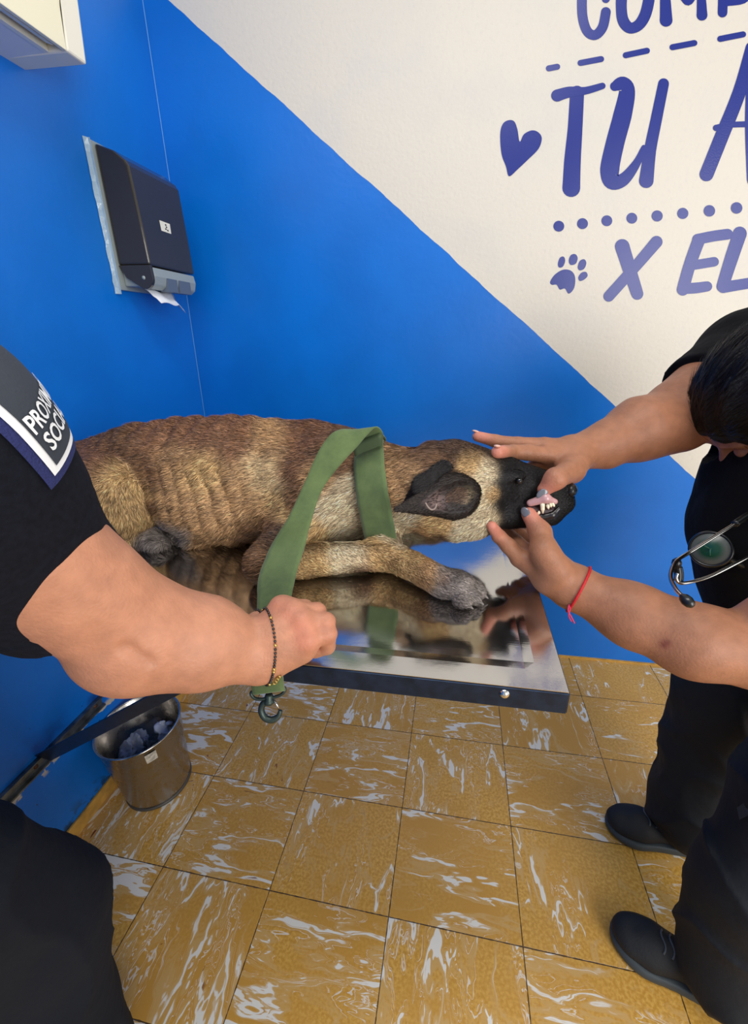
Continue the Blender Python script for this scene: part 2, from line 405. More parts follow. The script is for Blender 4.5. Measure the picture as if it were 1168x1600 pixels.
def wall_material(name, diag, scuff=False):
    m, nt, b = new_mat(name); N, L = nt.nodes, nt.links
    geo = N.new('ShaderNodeNewGeometry'); sp = N.new('ShaderNodeSeparateXYZ'); L.new(geo.outputs['Position'], sp.inputs[0])
    def mth(op, a, b_):
        n = N.new('ShaderNodeMath'); n.operation = op
        for i, v in enumerate((a, b_)):
            if isinstance(v, (int, float)): n.inputs[i].default_value = v
            else: L.new(v, n.inputs[i])
        return n.outputs[0]
    def noise(sc, det=4, vec=None):
        n = N.new('ShaderNodeTexNoise'); n.inputs['Scale'].default_value = sc; n.inputs['Detail'].default_value = det
        L.new(vec or geo.outputs['Position'], n.inputs['Vector']); return n.outputs['Fac']
    def ramp(s, lo, hi, a=0., c=1.):
        n = N.new('ShaderNodeMapRange'); n.interpolation_type = 'SMOOTHSTEP'; L.new(s, n.inputs[0]); n.inputs[1].default_value = lo; n.inputs[2].default_value = hi; n.inputs[3].default_value = a; n.inputs[4].default_value = c; return n.outputs[0]
    def mixc(f, a, c):
        n = N.new('ShaderNodeMix'); n.data_type = 'RGBA'; L.new(f, n.inputs[0])
        for i, q in ((6, a), (7, c)):
            if isinstance(q, tuple): n.inputs[i].default_value = (*q, 1)
            else: L.new(q, n.inputs[i])
        return n.outputs[2]
    blue = mixc(ramp(noise(3.5), .35, .7), BLUE, srgb(0, 106, 200))
    blue = mixc(ramp(noise(22, 6), .62, .8, 0, .25), blue, srgb(30, 118, 214))
    h = noise(55, 5)
    if diag:
        cream = mixc(ramp(noise(5, 6), .45, .75, 0, .5), CREAM, srgb(206, 203, 197))
        cream = mixc(ramp(noise(90, 3), .5, .8, 0, .35), cream, srgb(206, 200, 190))
        line = mth('ADD', mth('ADD', sp.outputs[2], mth('MULTIPLY', sp.outputs[0], .8645)), mth('MULTIPLY', noise(14, 3), .012))
        f = ramp(line, 1.4355+.0045-.0008, 1.4355+.0045+.0008)
        c = mixc(f, blue, cream)
        h2 = mixc(f, (0, 0, 0), (1, 1, 1)); rough = ramp(f, 0, 1, .34, .5)
        L.new(rough, b.inputs['Roughness'])
        st = noise(120, 2); h = mth('ADD', h, mth('MULTIPLY', st, f))
    else:
        c = blue; b.inputs['Roughness'].default_value = .38
    if scuff:
        g = ramp(sp.outputs[2], .12, .03); gn = mth('MULTIPLY', g, ramp(noise(30, 6), .5, .62))
        c = mixc(gn, c, srgb(28, 52, 66))
        low = mth('ADD', mth('MULTIPLY', ramp(sp.outputs[2], .30, .285), ramp(sp.outputs[2], .255, .275)), 0)
        pl = mth('MULTIPLY', low, ramp(mth('ADD', noise(26, 5), mth('MULTIPLY', mth('SUBTRACT', sp.outputs[2], .28), 6.)), .50, .54))
        c = mixc(pl, c, srgb(196, 186, 168))
        dk = mth('MULTIPLY', mth('MULTIPLY', ramp(sp.outputs[2], .42, .34), ramp(sp.outputs[2], .30, .33)), ramp(noise(9, 5), .42, .7))
        c = mixc(dk, c, srgb(6, 58, 132))
        sk = mth('MULTIPLY', ramp(noise(75, 3), .70, .73), ramp(sp.outputs[2], .6, .2)); c = mixc(sk, c, srgb(20, 44, 78))
    L.new(c, b.inputs['Base Color'])
    bp = N.new('ShaderNodeBump'); bp.inputs['Strength'].default_value = .25; bp.inputs['Distance'].default_value = .002
    L.new(h, bp.inputs['Height']); L.new(bp.outputs[0], b.inputs['Normal'])
    return m
M_wb = wall_material('painted_plaster_blue_cream', True); M_wl = wall_material('painted_plaster_blue', False, True)
ZT = 2.7
mb = MB(); mb.box((-1.3, -1.6, -.05), (2.4, YB+.1, 0)); floor = struct(mb.build('floor', M_floor))
mb = MB(); mb.box((-1.03, YB, 0), (2.4, YB+.1, ZT)); wall_back = struct(mb.build('wall_back', M_wb))
mb = MB(); mb.box((-.1, -1.6, 0), (0, YB+.02, ZT), WL); wall_left = struct(mb.build('wall_left', M_wl))
# skirting of the same tile
mb = MB(); mb.box((0, -1.6, 0.), (.008, YB, .048), WL)
M_skirt = mat('ochre_skirting', srgb(196, 150, 72), .4, noise=(30, .25), bump=(60, .2, .002))
struct(mb.build('baseboard_left', M_skirt, bevel=.002))
mb = MB(); mb.box((XL+.01, YB-.007, 0.), (2.4, YB, .006)); struct(mb.build('baseboard_back', M_skirt))
# thin bead of paint down the corner
mb = MB(); mb.tube([WL(.001, YB-.002, s) for s in np.linspace(.05, 2.6, 30)], .0016, 6)
struct(mb.build('trim_1', mat('paint_bead', srgb(70, 140, 215), .4)))

# ---- painted lettering on the back wall (flat paint, 0.6 mm thick)
M_letter = mat('royal_blue_lettering', srgb(20, 40, 132), .3, bump=(420, .18, .001))
_lay = [0]
def wp(x, y): return aty(x, y, YB)
def paint(mb, poly):
    """closed outline in the wall plane, a thin skin of paint"""
    _lay[0] += 1; o = .0006+.00005*(_lay[0] % 8)
    mb.add([(p[0], YB-o, p[2]) for p in np.array(poly)], [tuple(range(len(poly)))])
def to_wall(pts): return np.array([wp(x, y) for x, y in pts])
def stroke(mb, pts, wid, n=6):
    P = spline(pts, n) if len(pts) > 2 else np.array(pts, float)
    w = np.interp(np.linspace(0, 1, len(P)), np.linspace(0, 1, len(wid)), wid)/2 if not np.isscalar(wid) else np.full(len(P), wid/2)
    T = nrm(np.gradient(P, axis=0)); Nn = np.stack([-T[:, 1], T[:, 0]], 1)
    def cap(c, d, n_, r): return [c+r*(n_*math.cos(t)+d*math.sin(t)) for t in np.linspace(0, math.pi, 10)[1:-1]]
    q = [P[i]+Nn[i]*w[i] for i in range(len(P))]+cap(P[-1], T[-1], Nn[-1], w[-1])+[P[i]-Nn[i]*w[i] for i in range(len(P)-1, -1, -1)]+cap(P[0], -T[0], -Nn[0], w[0])
    paint(mb, to_wall(q))
def blob(mb, pts, n=5): paint(mb, to_wall(spline(pts, n, True)))
def c2(l): return [(584+x/2, y/2) for x, y in l]       # coordinates read from a 2x crop
def letter(name, strokes=(), blobs=(), label=None):
    mb = MB()
    for p, w in strokes: stroke(mb, c2(p), np.array(w)/2 if not np.isscalar(w) else w/2)
    for p in blobs: blob(mb, c2(p))
    o = mb.build(name, M_letter, wall_back); return o
letter('letter', [([(722, -30), (690, -75), (655, -40), (650, 40), (664, 95), (690, 110), (714, 85), (724, 38)], 31)], blobs=[[(724+13*math.cos(a), -4+14*math.sin(a)) for a in np.linspace(0, 2*math.pi, 11)[:-1]]])
letter('letter', [([(775, -30), (772, 20), (778, 65), (800, 88), (830, 75), (852, 30), (858, -40), (820, -80), (780, -60), (775, -30)], [36, 34, 36, 34, 36, 36, 30, 30, 36])])
letter('letter', [([(905, -60), (909, -10), (912, 64)], [30, 32, 40]), ([(912, -60), (960, -14), (985, 5), (1015, -60)], [24, 22, 22, 24]), ([(1018, -60), (1022, -5), (1024, 48)], [26, 28, 34])])
letter('letter', [([(1086, -60), (1089, -10), (1088, 40)], [26, 30, 30]), ([(1086, -50), (1150, -60), (1160, -5), (1098, 8)], 24)])
for a, b_ in (((546, 214), (572, 209)), ((645, 197), (709, 185)), ((786, 173), (852, 159)), ((932, 148), (1000, 135)), ((1081, 122), (1152, 108)), ((1234, 94), (1300, 82))):
    letter('dash_mark', [([a, b_], 19)])
letter('letter', [([(572, 299), (610, 288), (660, 284), (713, 269)], [38, 34, 24, 20]), ([(634, 290), (628, 400), (620, 500), (616, 588)], [44, 46, 52, 56])])
letter('letter', [([(752, 270), (775, 262), (790, 285), (776, 360), (752, 450), (736, 530), (744, 568), (780, 560), (820, 510), (842, 460)], [30, 46, 50, 58, 58, 60, 50, 40, 26, 14]),
                  ([(904, 262), (880, 380), (862, 470), (850, 565)], [34, 36, 38, 46])])
letter('letter', [([(1180, 150), (1140, 290), (1080, 440), (1038, 545)], [40, 42, 44, 44]), ([(1068, 400), (1120, 390), (1215, 388)], [20, 18, 20]), ([(1190, 200), (1186, 380), (1192, 560)], [50, 56, 56])])
for x, y, r in ((577, 707, 17), (651, 699, 17), (727, 690, 17), (805, 682, 17), (884, 675, 17.5), (964, 667, 17.5), (1047, 659, 18), (1132, 650, 18), (1220, 641, 18)):
    letter('dot_mark', blobs=[[(x+r*math.cos(a), y+r*math.sin(a)) for a in np.linspace(0, 2*math.pi, 13)[:-1]]])
letter('heart_mark', blobs=[[(422, 551), (412, 520), (398, 480), (394, 420), (402, 388), (420, 376), (438, 380), (448, 405), (455, 443), (468, 420), (492, 408), (512, 413), (524, 432), (514, 465), (480, 500), (448, 530)]])
letter('paw_print_mark', blobs=[[(550, 880), (565, 858), (590, 843), (615, 846), (628, 866), (625, 900), (608, 918), (596, 902), (580, 905), (570, 890), (555, 890)],
    [(574, 825), (580, 806), (592, 802), (597, 815), (590, 833), (578, 836)], [(608, 815), (614, 798), (628, 794), (636, 806), (630, 824), (614, 828)],
    [(636, 835), (642, 816), (656, 810), (663, 822), (656, 840), (642, 845)], [(638, 866), (648, 852), (662, 850), (667, 862), (656, 874), (642, 878)]])
letter('letter', [([(775, 770), (800, 850), (822, 918)], [46, 42, 38]), ([(882, 756), (810, 840), (733, 926)], [38, 34, 34])])
letter('letter', [([(1014, 750), (985, 830), (964, 905)], [40, 38, 38]), ([(1010, 748), (1060, 738), (1104, 732)], [34, 34, 34]), ([(990, 830), (1062, 818)], [30, 30]), ([(966, 902), (1004, 900), (1040, 895)], [34, 34, 32])])
letter('letter', [([(1142, 730), (1115, 810), (1088, 895)], [44, 42, 38]), ([(1090, 898), (1140, 890), (1190, 882)], [36, 34, 34])])

# ---- aluminium rail on the left wall
M_alu = mat('worn_aluminium', srgb(120, 124, 124), .42, .85, noise=(40, .45), bump=(90, .3, .002))
M_screw = mat('rusty_screw', srgb(92, 62, 44), .6, .5)
rail = thing('wall_rail', 'worn grey aluminium rail screwed low on the left blue wall above the skirting', 'rail', WL(0, .3, .3))
mb = MB(); mb.box((0, -.6, .300), (.014, .722, .305), WL); mb.box((0, -.6, .300), (.004, .722, .334), WL); mb.box((.0, -.6, .330), (.012, .722, .334), WL)
mb.build('channel', M_alu, rail)
for y in (.70, .515, .40):
    mb = MB(); mb.lathe([(.0001, .0035), (.004, .003), (.006, 0)], WL(.004, y, .317), nW, 14); mb.build('screw', M_screw, rail, True)

# ---- air conditioner
AC0 = thing('air_conditioner', 'white wall-mounted air conditioner high on the left blue wall', 'air conditioner', WL(0, .6, 1.83))
M_ac = mat('white_plastic', srgb(238, 234, 218), .4); M_acp = mat('cream_plastic', srgb(240, 234, 206), .35); M_acd = mat('dark_vent', srgb(50, 54, 50), .6)
M_acg = mat('grey_white_plastic', srgb(226, 228, 230), .5)
s0 = 1.811; ye = .998
def ac_prof(y0, y1, pts, name, m, bev=.0):
    mb = MB(); V = [WL(a, y0, b) for a, b in pts]+[WL(a, y1, b) for a, b in pts]; n = len(pts)
    mb.add(V, [tuple(range(n))[::-1], tuple(range(n, 2*n))]+[(i, (i+1) % n, n+(i+1) % n, n+i) for i in range(n)])
    return mb.build(name, m, AC0, bevel=bev)
ac_prof(.1, ye, [(0, s0), (.098, s0), (.098, s0+.016), (0, s0+.2)], 'underside_housing', M_acg)
ac_prof(.1, ye-.03, [(.098, s0+.016), (.132, s0+.016), (.138, s0+.19), (0, s0+.2)], 'housing', M_acd)
ac_prof(.1, ye-.045, [(.139, s0-.002), (.147, s0-.002), (.157, s0+.10), (.16, s0+.10)], 'front_panel', M_acp, .001)
ac_prof(.1, ye+.004, [(.0, s0+.104), (.157, s0+.104), (.16, s0+.19), (.12, s0+.235), (0, s0+.24)], 'top_cover', M_ac, .004)
ac_prof(ye-.043, ye+.004, [(.0, s0), (.147, s0-.002), (.157, s0+.10), (0, s0+.10)], 'end_cap', M_ac, .004)
ac_prof(.1, ye-.045, [(.097, s0-.001), (.107, s0-.001), (.105, s0+.016), (.097, s0+.016)], 'vent_lip', M_ac)
ac_prof(.1, ye-.06, [(.119, s0+.004), (.133, s0+.000), (.134, s0+.004), (.120, s0+.008)], 'louver', M_ac)

# ---- paper towel dispenser
DS = thing('paper_towel_dispenser', 'smoky dark plastic paper towel dispenser taped to the left blue wall', 'towel dispenser', WL(0, 1.24, 1.45))
M_smoke, nt, b = new_mat('smoky_plastic'); b.inputs['Base Color'].default_value = (*srgb(50, 45, 38), 1); b.inputs['Roughness'].default_value = .16; b.inputs['Coat Weight'].default_value = .25
M_dg = mat('grey_plastic', srgb(150, 160, 160), .35); M_tape = mat('clear_tape', srgb(150, 176, 196), .18, coat=.5, bump=(60, .6, .004))
M_paper = mat('white_paper', srgb(232, 234, 238), .85, bump=(60, .3, .003)); M_black = mat('black_ink', (.01, .01, .01), .5)
M_lab = mat('label_paper', srgb(236, 232, 214), .6)
y0, y1 = 1.136, 1.348
mb = MB(); mb.box((0, y0-.006, 1.415), (.012, y1+.004, 1.742), WL); mb.build('back_plate', M_dg, DS, bevel=.002)
def prof_y(mb, pts, a, b_):
    V = [WL(p, a, q) for p, q in pts]+[WL(p, b_, q) for p, q in pts]; n = len(pts)
    mb.add(V, [tuple(range(n))[::-1], tuple(range(n, 2*n))]+[(i, (i+1) % n, n+(i+1) % n, n+i) for i in range(n)])
cov = [(.012, 1.738), (.06, 1.722), (.088, 1.702), (.096, 1.69), (.104, 1.56), (.108, 1.475), (.012, 1.475)]
mb = MB(); prof_y(mb, cov, y0+.004, y1); mb.build('cover', M_smoke, DS, bevel=.006, seg=3)
ear = [(.012, 1.475), (.108, 1.475)]+[(.083+.027*math.cos(a), 1.445+.027*math.sin(a)) for a in np.linspace(.1, -math.pi*.75, 10)]+[(.03, 1.445)]
mb = MB(); prof_y(mb, [(p, min(q, 1.476)) for p, q in ear], y0+.004, y0+.014); mb.build('hinge_cheek', M_smoke, DS, bevel=.001)
mb = MB(); mb.lathe([(.0001, .003), (.0045, .002), (.005, 0)], WL(.083, y0+.004, 1.445), (0, -1, 0), 16); mb.build('hinge_pin', M_dg, DS, True)
body = [(.012, 1.472), (.106, 1.472), (.110, 1.45), (.104, 1.428), (.09, 1.418), (.055, 1.425), (.012, 1.425)]
mb = MB(); prof_y(mb, body, y0+.014, y1-.002); mb.build('dispenser_throat', M_dg, DS, bevel=.004)
mb = MB()
for a, b_ in ((1.20, 1.245), (1.255, 1.31)):
    mb.box((.085, a, 1.416), (.1115, b_, 1.45), WL)
mb.build('slot_window', mat('grey_blue_slot', srgb(92, 104, 122), .4), DS)
mb = MB()
g = [(.06, 1.424), (.078, 1.414), (.09, 1.402), (.10, 1.396), (.112, 1.384)]
for i, yy in enumerate(np.linspace(y0+.02, y0+.135, 12)):
    k = i/11; 
    for (a, s) in g: mb.v.append(tuple(WL(a+.004*math.sin(5*k), yy, s-.022*(k > .75)*(k-.75)*4*(a > .08)+.003*math.sin(9*k))))
for i in range(11):
    for j in range(4): mb.f.append((i*5+j, i*5+j+1, (i+1)*5+j+1, (i+1)*5+j)); mb.mi.append(0)
o = mb.build('paper_towel', M_paper, DS, True); sl = o.modifiers.new('thick', 'SOLIDIFY'); sl.thickness = .0008
mb = MB(); mb.box((.1005, 1.222, 1.566), (.1035, 1.265, 1.592), WL); lab = mb.build('sticker', M_lab, DS)
mb = MB()
for k, (yy, ss) in enumerate(((1.242, 1.584), (1.244, 1.579), (1.240, 1.574), (1.248, 1.572))):
    mb.box((.1030, yy, ss), (.1038, yy+.006, ss+.0035), WL)
mb.build('sticker_print', M_black, lab)
mb = MB(); rng2 = np.random.RandomState(3)
sv = np.linspace(1.405, 1.745, 24)
for i, s in enumerate(sv):
    e = .010+.004*rng2.rand()
    mb.v += [tuple(WL(.0015, y0-e-.004, s)), tuple(WL(.006+.004*rng2.rand(), y0-.007, s)), tuple(WL(.0125, y0-.0055, s))]
for i in range(23):
    for j in range(2): mb.f.append((i*3+j, i*3+j+1, i*3+j+4, i*3+j+3)); mb.mi.append(0)
mb.build('tape_strip', M_tape, DS, False)

# ---- steel examination table on the wall rail
ZT0 = .88
M_steel, nt, b = new_mat('polished_steel'); b.inputs['Metallic'].default_value = 1; b.inputs['Base Color'].default_value = (.62, .61, .60, 1)
N, L = nt.nodes, nt.links
tc = N.new('ShaderNodeTexCoord'); mp = N.new('ShaderNodeMapping'); mp.inputs['Scale'].default_value = (3, 240, 3); L.new(tc.outputs['Object'], mp.inputs[0])
n1 = N.new('ShaderNodeTexNoise'); n1.inputs['Scale'].default_value = 3; n1.inputs['Detail'].default_value = 4; L.new(mp.outputs[0], n1.inputs['Vector'])
n2 = N.new('ShaderNodeTexNoise'); n2.inputs['Scale'].default_value = 9; n2.inputs['Detail'].default_value = 5; L.new(tc.outputs['Object'], n2.inputs['Vector'])
mr = N.new('ShaderNodeMapRange'); mr.inputs[1].default_value = .35; mr.inputs[2].default_value = .75; mr.inputs[3].default_value = .05; mr.inputs[4].default_value = .17; L.new(n2.outputs['Fac'], mr.inputs[0]); L.new(mr.outputs[0], b.inputs['Roughness'])
bp = N.new('ShaderNodeBump'); bp.inputs['Strength'].default_value = .04; bp.inputs['Distance'].default_value = .0006; L.new(n1.outputs['Fac'], bp.inputs['Height'])
bp2 = N.new('ShaderNodeBump'); bp2.inputs['Strength'].default_value = .06; bp2.inputs['Distance'].default_value = .01; L.new(n2.outputs['Fac'], bp2.inputs['Height']); L.new(bp.outputs[0], bp2.inputs['Normal']); L.new(bp2.outputs[0], b.inputs['Normal'])
M_navy = mat('navy_steel', srgb(30, 46, 70), .38, .55, noise=(60, .35), bump=(160, .1, .001))
M_bolt = mat('bright_bolt', srgb(215, 212, 205), .2, 1.)
tx0, tx1, ty0, ty1 = XL+.045, .127, .372, .945
TB = thing('examination_table', 'stainless steel examination table with navy frame under the dog', 'table', ((tx0+tx1)/2, (ty0+ty1)/2, ZT0-.04))
mb = MB(); rw = .030; dp_ = .0008
xs = [tx0, tx0+rw, tx0+rw+.012, tx1-rw-.012, tx1-rw, tx1]; ys = [ty0, ty0+rw, ty0+rw+.012, ty1-rw-.012, ty1-rw, ty1]
V = [(x, y, ZT0+(.0 if (2 <= i <= 3 and 2 <= j <= 3) else dp_)) for j, y in enumerate(ys) for i, x in enumerate(xs)]
mb.add(V, [(j*6+i, j*6+i+1, (j+1)*6+i+1, (j+1)*6+i) for j in range(5) for i in range(5)])
top = mb.build('tabletop', M_steel, TB); so = top.modifiers.new('thick', 'SOLIDIFY'); so.thickness = .0015; so.offset = -1
mb = MB(); zl = ZT0+dp_-.0018; zb = ZT0-.030
mb.box((tx0, ty0-.0015, zb), (tx1, ty0+.0025, zl)); mb.box((tx1-.0025, ty0, zb), (tx1+.0015, ty1, zl)); mb.box((tx0, ty1-.0025, zb), (tx1, ty1+.0015, zl)); mb.box((tx0, ty0, zb), (tx0+.003, ty1, zl))
mb.box((tx0, ty0, zb), (tx1, ty0+.03, zb+.002)); mb.box((tx0, ty1-.03, zb), (tx1, ty1, zb+.002))
mb.build('frame', M_navy, TB, bevel=.0008)
mb = MB(); mb.box((tx0+.003, ty0+.003, ZT0-.02), (tx1-.003, ty1-.003, ZT0-.014)); mb.build('underboard', mat('dark_board', srgb(50, 44, 38), .7), TB)
for p in (atz(787, 1078, ZT0-.010),):
    mb = MB(); mb.lathe([(.0001, .0042), (.003, .0038), (.0052, .002), (.006, 0)], (p[0], ty0-.0012, ZT0-.010), (0, -1, 0), 20); mb.build('bolt', M_bolt, TB, True)
a = wl_px(68, 1184, .012); bb = np.array([-.30, ty0+.02, zb+.004])
mb = MB(); T_ = nrm(bb-a); wv = nrm(np.cross(T_, [0, .35, -.95])); th = nrm(np.cross(T_, wv))
for e, c in ((0, a), (1, bb)):
    for i, j in ((-1, -1), (1, -1), (1, 1), (-1, 1)): mb.v.append(tuple(c+wv*.0018*i+th*(.019-.007*e)*j))
mb.f += [(0, 3, 2, 1), (4, 5, 6, 7), (0, 1, 5, 4), (1, 2, 6, 5), (2, 3, 7, 6), (3, 0, 4, 7)]; mb.mi += [0]*6
mb.build('brace', M_navy, TB)
mb = MB(); mb.box((.0, .40, .845), (.075, .93, .868), WL); mb.build('wall_bracket', M_navy, TB)

# ---- waste bin
BC = np.array([-.896, .714, 0.]); RB, RT, HB = .092, .112, .248
M_bin, nt, b = new_mat('brushed_bin_steel'); b.inputs['Metallic'].default_value = 1; b.inputs['Base Color'].default_value = (.42, .39, .36, 1); b.inputs['Roughness'].default_value = .24
N, L = nt.nodes, nt.links; tc = N.new('ShaderNodeTexCoord'); n2 = N.new('ShaderNodeTexNoise'); n2.inputs['Scale'].default_value = 30; n2.inputs['Detail'].default_value = 6; L.new(tc.outputs['Object'], n2.inputs['Vector'])
mr = N.new('ShaderNodeMapRange'); mr.inputs[1].default_value = .35; mr.inputs[2].default_value = .7; mr.inputs[3].default_value = .2; mr.inputs[4].default_value = .4; L.new(n2.outputs['Fac'], mr.inputs[0]); L.new(mr.outputs[0], b.inputs['Roughness'])
BN = thing('waste_bin', 'round open stainless steel waste bin on the tile floor by the left wall', 'bin', BC)
mb = MB(); mb.lathe([(.0001, .004), (RB-.004, .004), (RB, .008), (RB+.002, .02), (RT, HB-.004), (RT+.0025, HB), (RT, HB+.002), (RT-.003, HB-.001), (RB-.001, .022), (RB-.01, .010), (.0001, .010)], BC, n=64)
mb.build('bin_body', M_bin, BN, True)
mb = MB(); mb.tube([BC+np.array([(RT+.001)*math.cos(t), (RT+.001)*math.sin(t), HB]) for t in np.linspace(0, 2*math.pi, 65)[:-1]], .0024, 8, True); mb.build('rim', M_bolt, BN, True)
mb = MB(); mb.lathe([(RB+.0015, 0), (RB+.003, .002), (RB+.0025, .009), (RB-.002, .010)], BC, n=64); mb.build('base_ring', mat('dark_base_ring', srgb(70, 66, 62), .5), BN, True)
mb = MB()
ang = math.radians(-38)
for s in np.linspace(.20, .232, 5):
    rr = RB+(RT-RB)*s/HB+.0018
    for t in np.linspace(ang-.13, ang+.13, 6): mb.v.append(tuple(BC+np.array([rr*math.cos(t), rr*math.sin(t), s])))
for i in range(4):
    for j in range(5): mb.f.append((i*6+j, i*6+j+1, (i+1)*6+j+1, (i+1)*6+j)); mb.mi.append(0)
mb.build('sticker_residue', mat('torn_sticker', srgb(178, 172, 160), .6, noise=(120, .4)), BN)
M_bag = mat('grey_liner_plastic', srgb(150, 156, 172), .45, sheen=.2)
M_tis = mat('crumpled_tissue', srgb(196, 202, 218), .8)
def crumple(name, c, r, seed, m, label, cat, amp=.35):
    q = SDF(); rg = np.random.RandomState(seed)
    for k in range(9): 
        d = nrm(rg.normal(0, 1, 3)); q.ell(np.array(c)+d*np.array(r)*.55, np.array(r)*(.35+.35*rg.rand())*np.array([1, 1, .45]), .004, rot=np.array(Matrix.Rotation(rg.rand()*6, 3, Vector(nrm(rg.normal(0, 1, 3))))))
    q.disp = lambda P: np.abs(vnoise(P, 70))*.008*amp/.35+np.abs(vnoise(P+3, 150))*.003
    V, Fq = q.mesh(.0028); return tag(link_np(name, V, Fq, m, smooth=False), label, cat)
crumple('crumpled_paper', BC+[-.01, -.02, .178], (.062, .052, .03), 5, M_bag, 'crumpled grey plastic wrapping filling the steel waste bin', 'rubbish')
crumple('crumpled_tissue', BC+[.045, .03, .195], (.034, .03, .03), 8, M_tis, 'pale crumpled tissue sticking up at the right inside the steel waste bin', 'rubbish')
# ------------------------------------------------------------------ the dog
ZS = ZT0                                   # height of the steel surface it lies on
DG = thing('dog', 'tan shepherd dog with black mask lying on the steel table', 'dog', (-.42, .75, ZS))
dog = SDF()
dog.ell((-.80, .77, .985), (.10, .08, .092), .03)
dog.ell((-.66, .76, 1.01), (.14, .085, .098), .05)
dog.ell((-.45, .75, .995), (.19, .108, .118), .06)
dog.ell((-.46, .74, .945), (.17, .118, .066), .05)
dog.ell((-.27, .74, .980), (.13, .098, .098), .05)
dog.ell((-.25, .775, 1.035), (.085, .05, .05), .05)
dog.cone((-.60, .79, 1.07), (-.30, .79, 1.06), .036, .036, .05)      # spine
# haunch, shank and hind paw
hq = aty(172, 778, .66)
dog.ell(hq, (.082, .066, .085), .014)
dog.ell(hq+[-.07, .02, .0], (.07, .06, .075), .04)
dog.cone(hq+[.035, -.005, -.045], (-.66, .645, .905), .042, .024, .03)
dog.cone((-.74, .64, .897), (-.60, .648, .897), .020, .018, .012)
for k in range(3): dog.ell((-.592+.004*k, .632+.018*k, .894), (.024, .011, .013), .004)
dog.ell((-.52, .66, .893), (.035, .016, .012), .006)
# near foreleg
sh = aty(498, 770, .68); el = atz(418, 882, .912)
dog.ell(aty(525, 765, .70), (.075, .055, .08), .04)
dog.cone(sh, aty(455, 845, .625), .055, .042, .035)
dog.cone(aty(455, 845, .625), el, .042, .030, .02)
cp_ = atz(603, 868, .912)
dog.cone(el, cp_, .0285, .0235, .012)
pw = atz(676, 902, .908)
dog.cone(cp_+[.002, 0, .002], pw, .0245, .022, .014)
pc = atz(706, 912, .902)
dog.ell(pc, (.034, .028, .021), .012)
pd = nrm((atz(745, 925, .90)-pw)*[1, 1, 0]); ps = np.array([-pd[1], pd[0], 0])
toes = []
for j, (o, f_) in enumerate(((-.026, .020), (-.010, .031), (.008, .033), (.024, .024))):
    c = pc*[1, 1, 0]+[0, 0, ZS+.0135]+ps*o+pd*f_; dog.ell(c, (.0145, .0098, .0125), .0035, rot=np.array([pd, ps, [0, 0, 1]])); toes.append(c+pd*.014+[0, 0, -.004])
# far foreleg, folded behind
dog.cone((-.20, .80, .93), (-.12, .80, .905), .04, .028, .03); dog.cone((-.12, .80, .905), (.0, .815, .903), .024, .020, .012); dog.ell((.02, .815, .897), (.03, .024, .016), .01)
# head: local landmarks about its centre
HC = np.array([.0264, .66, 1.0005]); HS = .88
def hp(x, y, z): return HC+HS*np.array([x-.03, y-.75, z-.965])
def hq_(P): return hp(*P)
hr_ = lambda *r: tuple(HS*q for q in r)
dog.ell(hp(-.005, .755, .992), hr_(.078, .068, .072), .03)
dog.ell(hp(.02, .72, .948), hr_(.062, .05, .055), .03)
dog.ell(hp(.02, .79, .948), hr_(.055, .045, .052), .03)
dog.ell(hp(.055, .752, .992), hr_(.05, .052, .052), .03)
ah = lambda x, y, Y: hq_(aty(x, y, Y))
nz = ah(884, 769, .75)
br = ah(806, 760, .75)
dog.cone(br+[-.02, 0, .0], nz+[-.012, 0, .001], .041, .0205, .02, flat=((0, 1, 0), .85))     # upper jaw
dog.cone(ah(800, 742, .755), ah(862, 760, .752), .019, .015, .02)
dog.cone(ah(795, 800, .735), ah(858, 806, .742), .030, .0185, .014, flat=((0, 1, 0), .9))    # lower jaw
dog.ell(ah(876, 788, .75), (.020, .019, .015), .02)
dog.ell(ah(848, 790, .706), (.027, .018, .0136), .004, rot=np.array(Matrix.Rotation(math.radians(12), 3, 'Y')), op='-')
dog.ell(ah(806, 744, .712), (.016, .006, .008), .012)
dog.ell(ah(810, 754, .702), (.0065, .0045, .0045), .004, op='-')
dog.cone((-.20, .745, .985), hp(-.045, .745, .972), .090, .066, .05)    # neck
dog.plane((0, 0, ZS+.0015), (0, 0, -1), .004)
def ddisp(P):
    x, y, z = P[:, 0], P[:, 1], P[:, 2]
    m = np.clip((x+.66)/.1, 0, 1)*np.clip((-.34-x)/.08, 0, 1)*np.clip((.76-y)/.05, 0, 1)*np.clip((1.07-z)/.04, 0, 1)
    ribs = -.0024*m*(.6+.6*vnoise(P, 14))*np.cos((x+.35*(z-.95))*2*math.pi/.034)
    spine = -.0016*np.clip((z-1.07)/.03, 0, 1)*np.cos(x*2*math.pi/.045)*np.clip((-.3-x)/.1, 0, 1)
    b = np.clip((.05-x)/.05, 0, 1)
    return ribs+spine+(.004*vnoise(P, 16)+.0018*vnoise(P, 45))*b
dog.disp = ddisp
DV, DF = dog.mesh(.004)
DN, DA = mesh_normals(DV, DF)
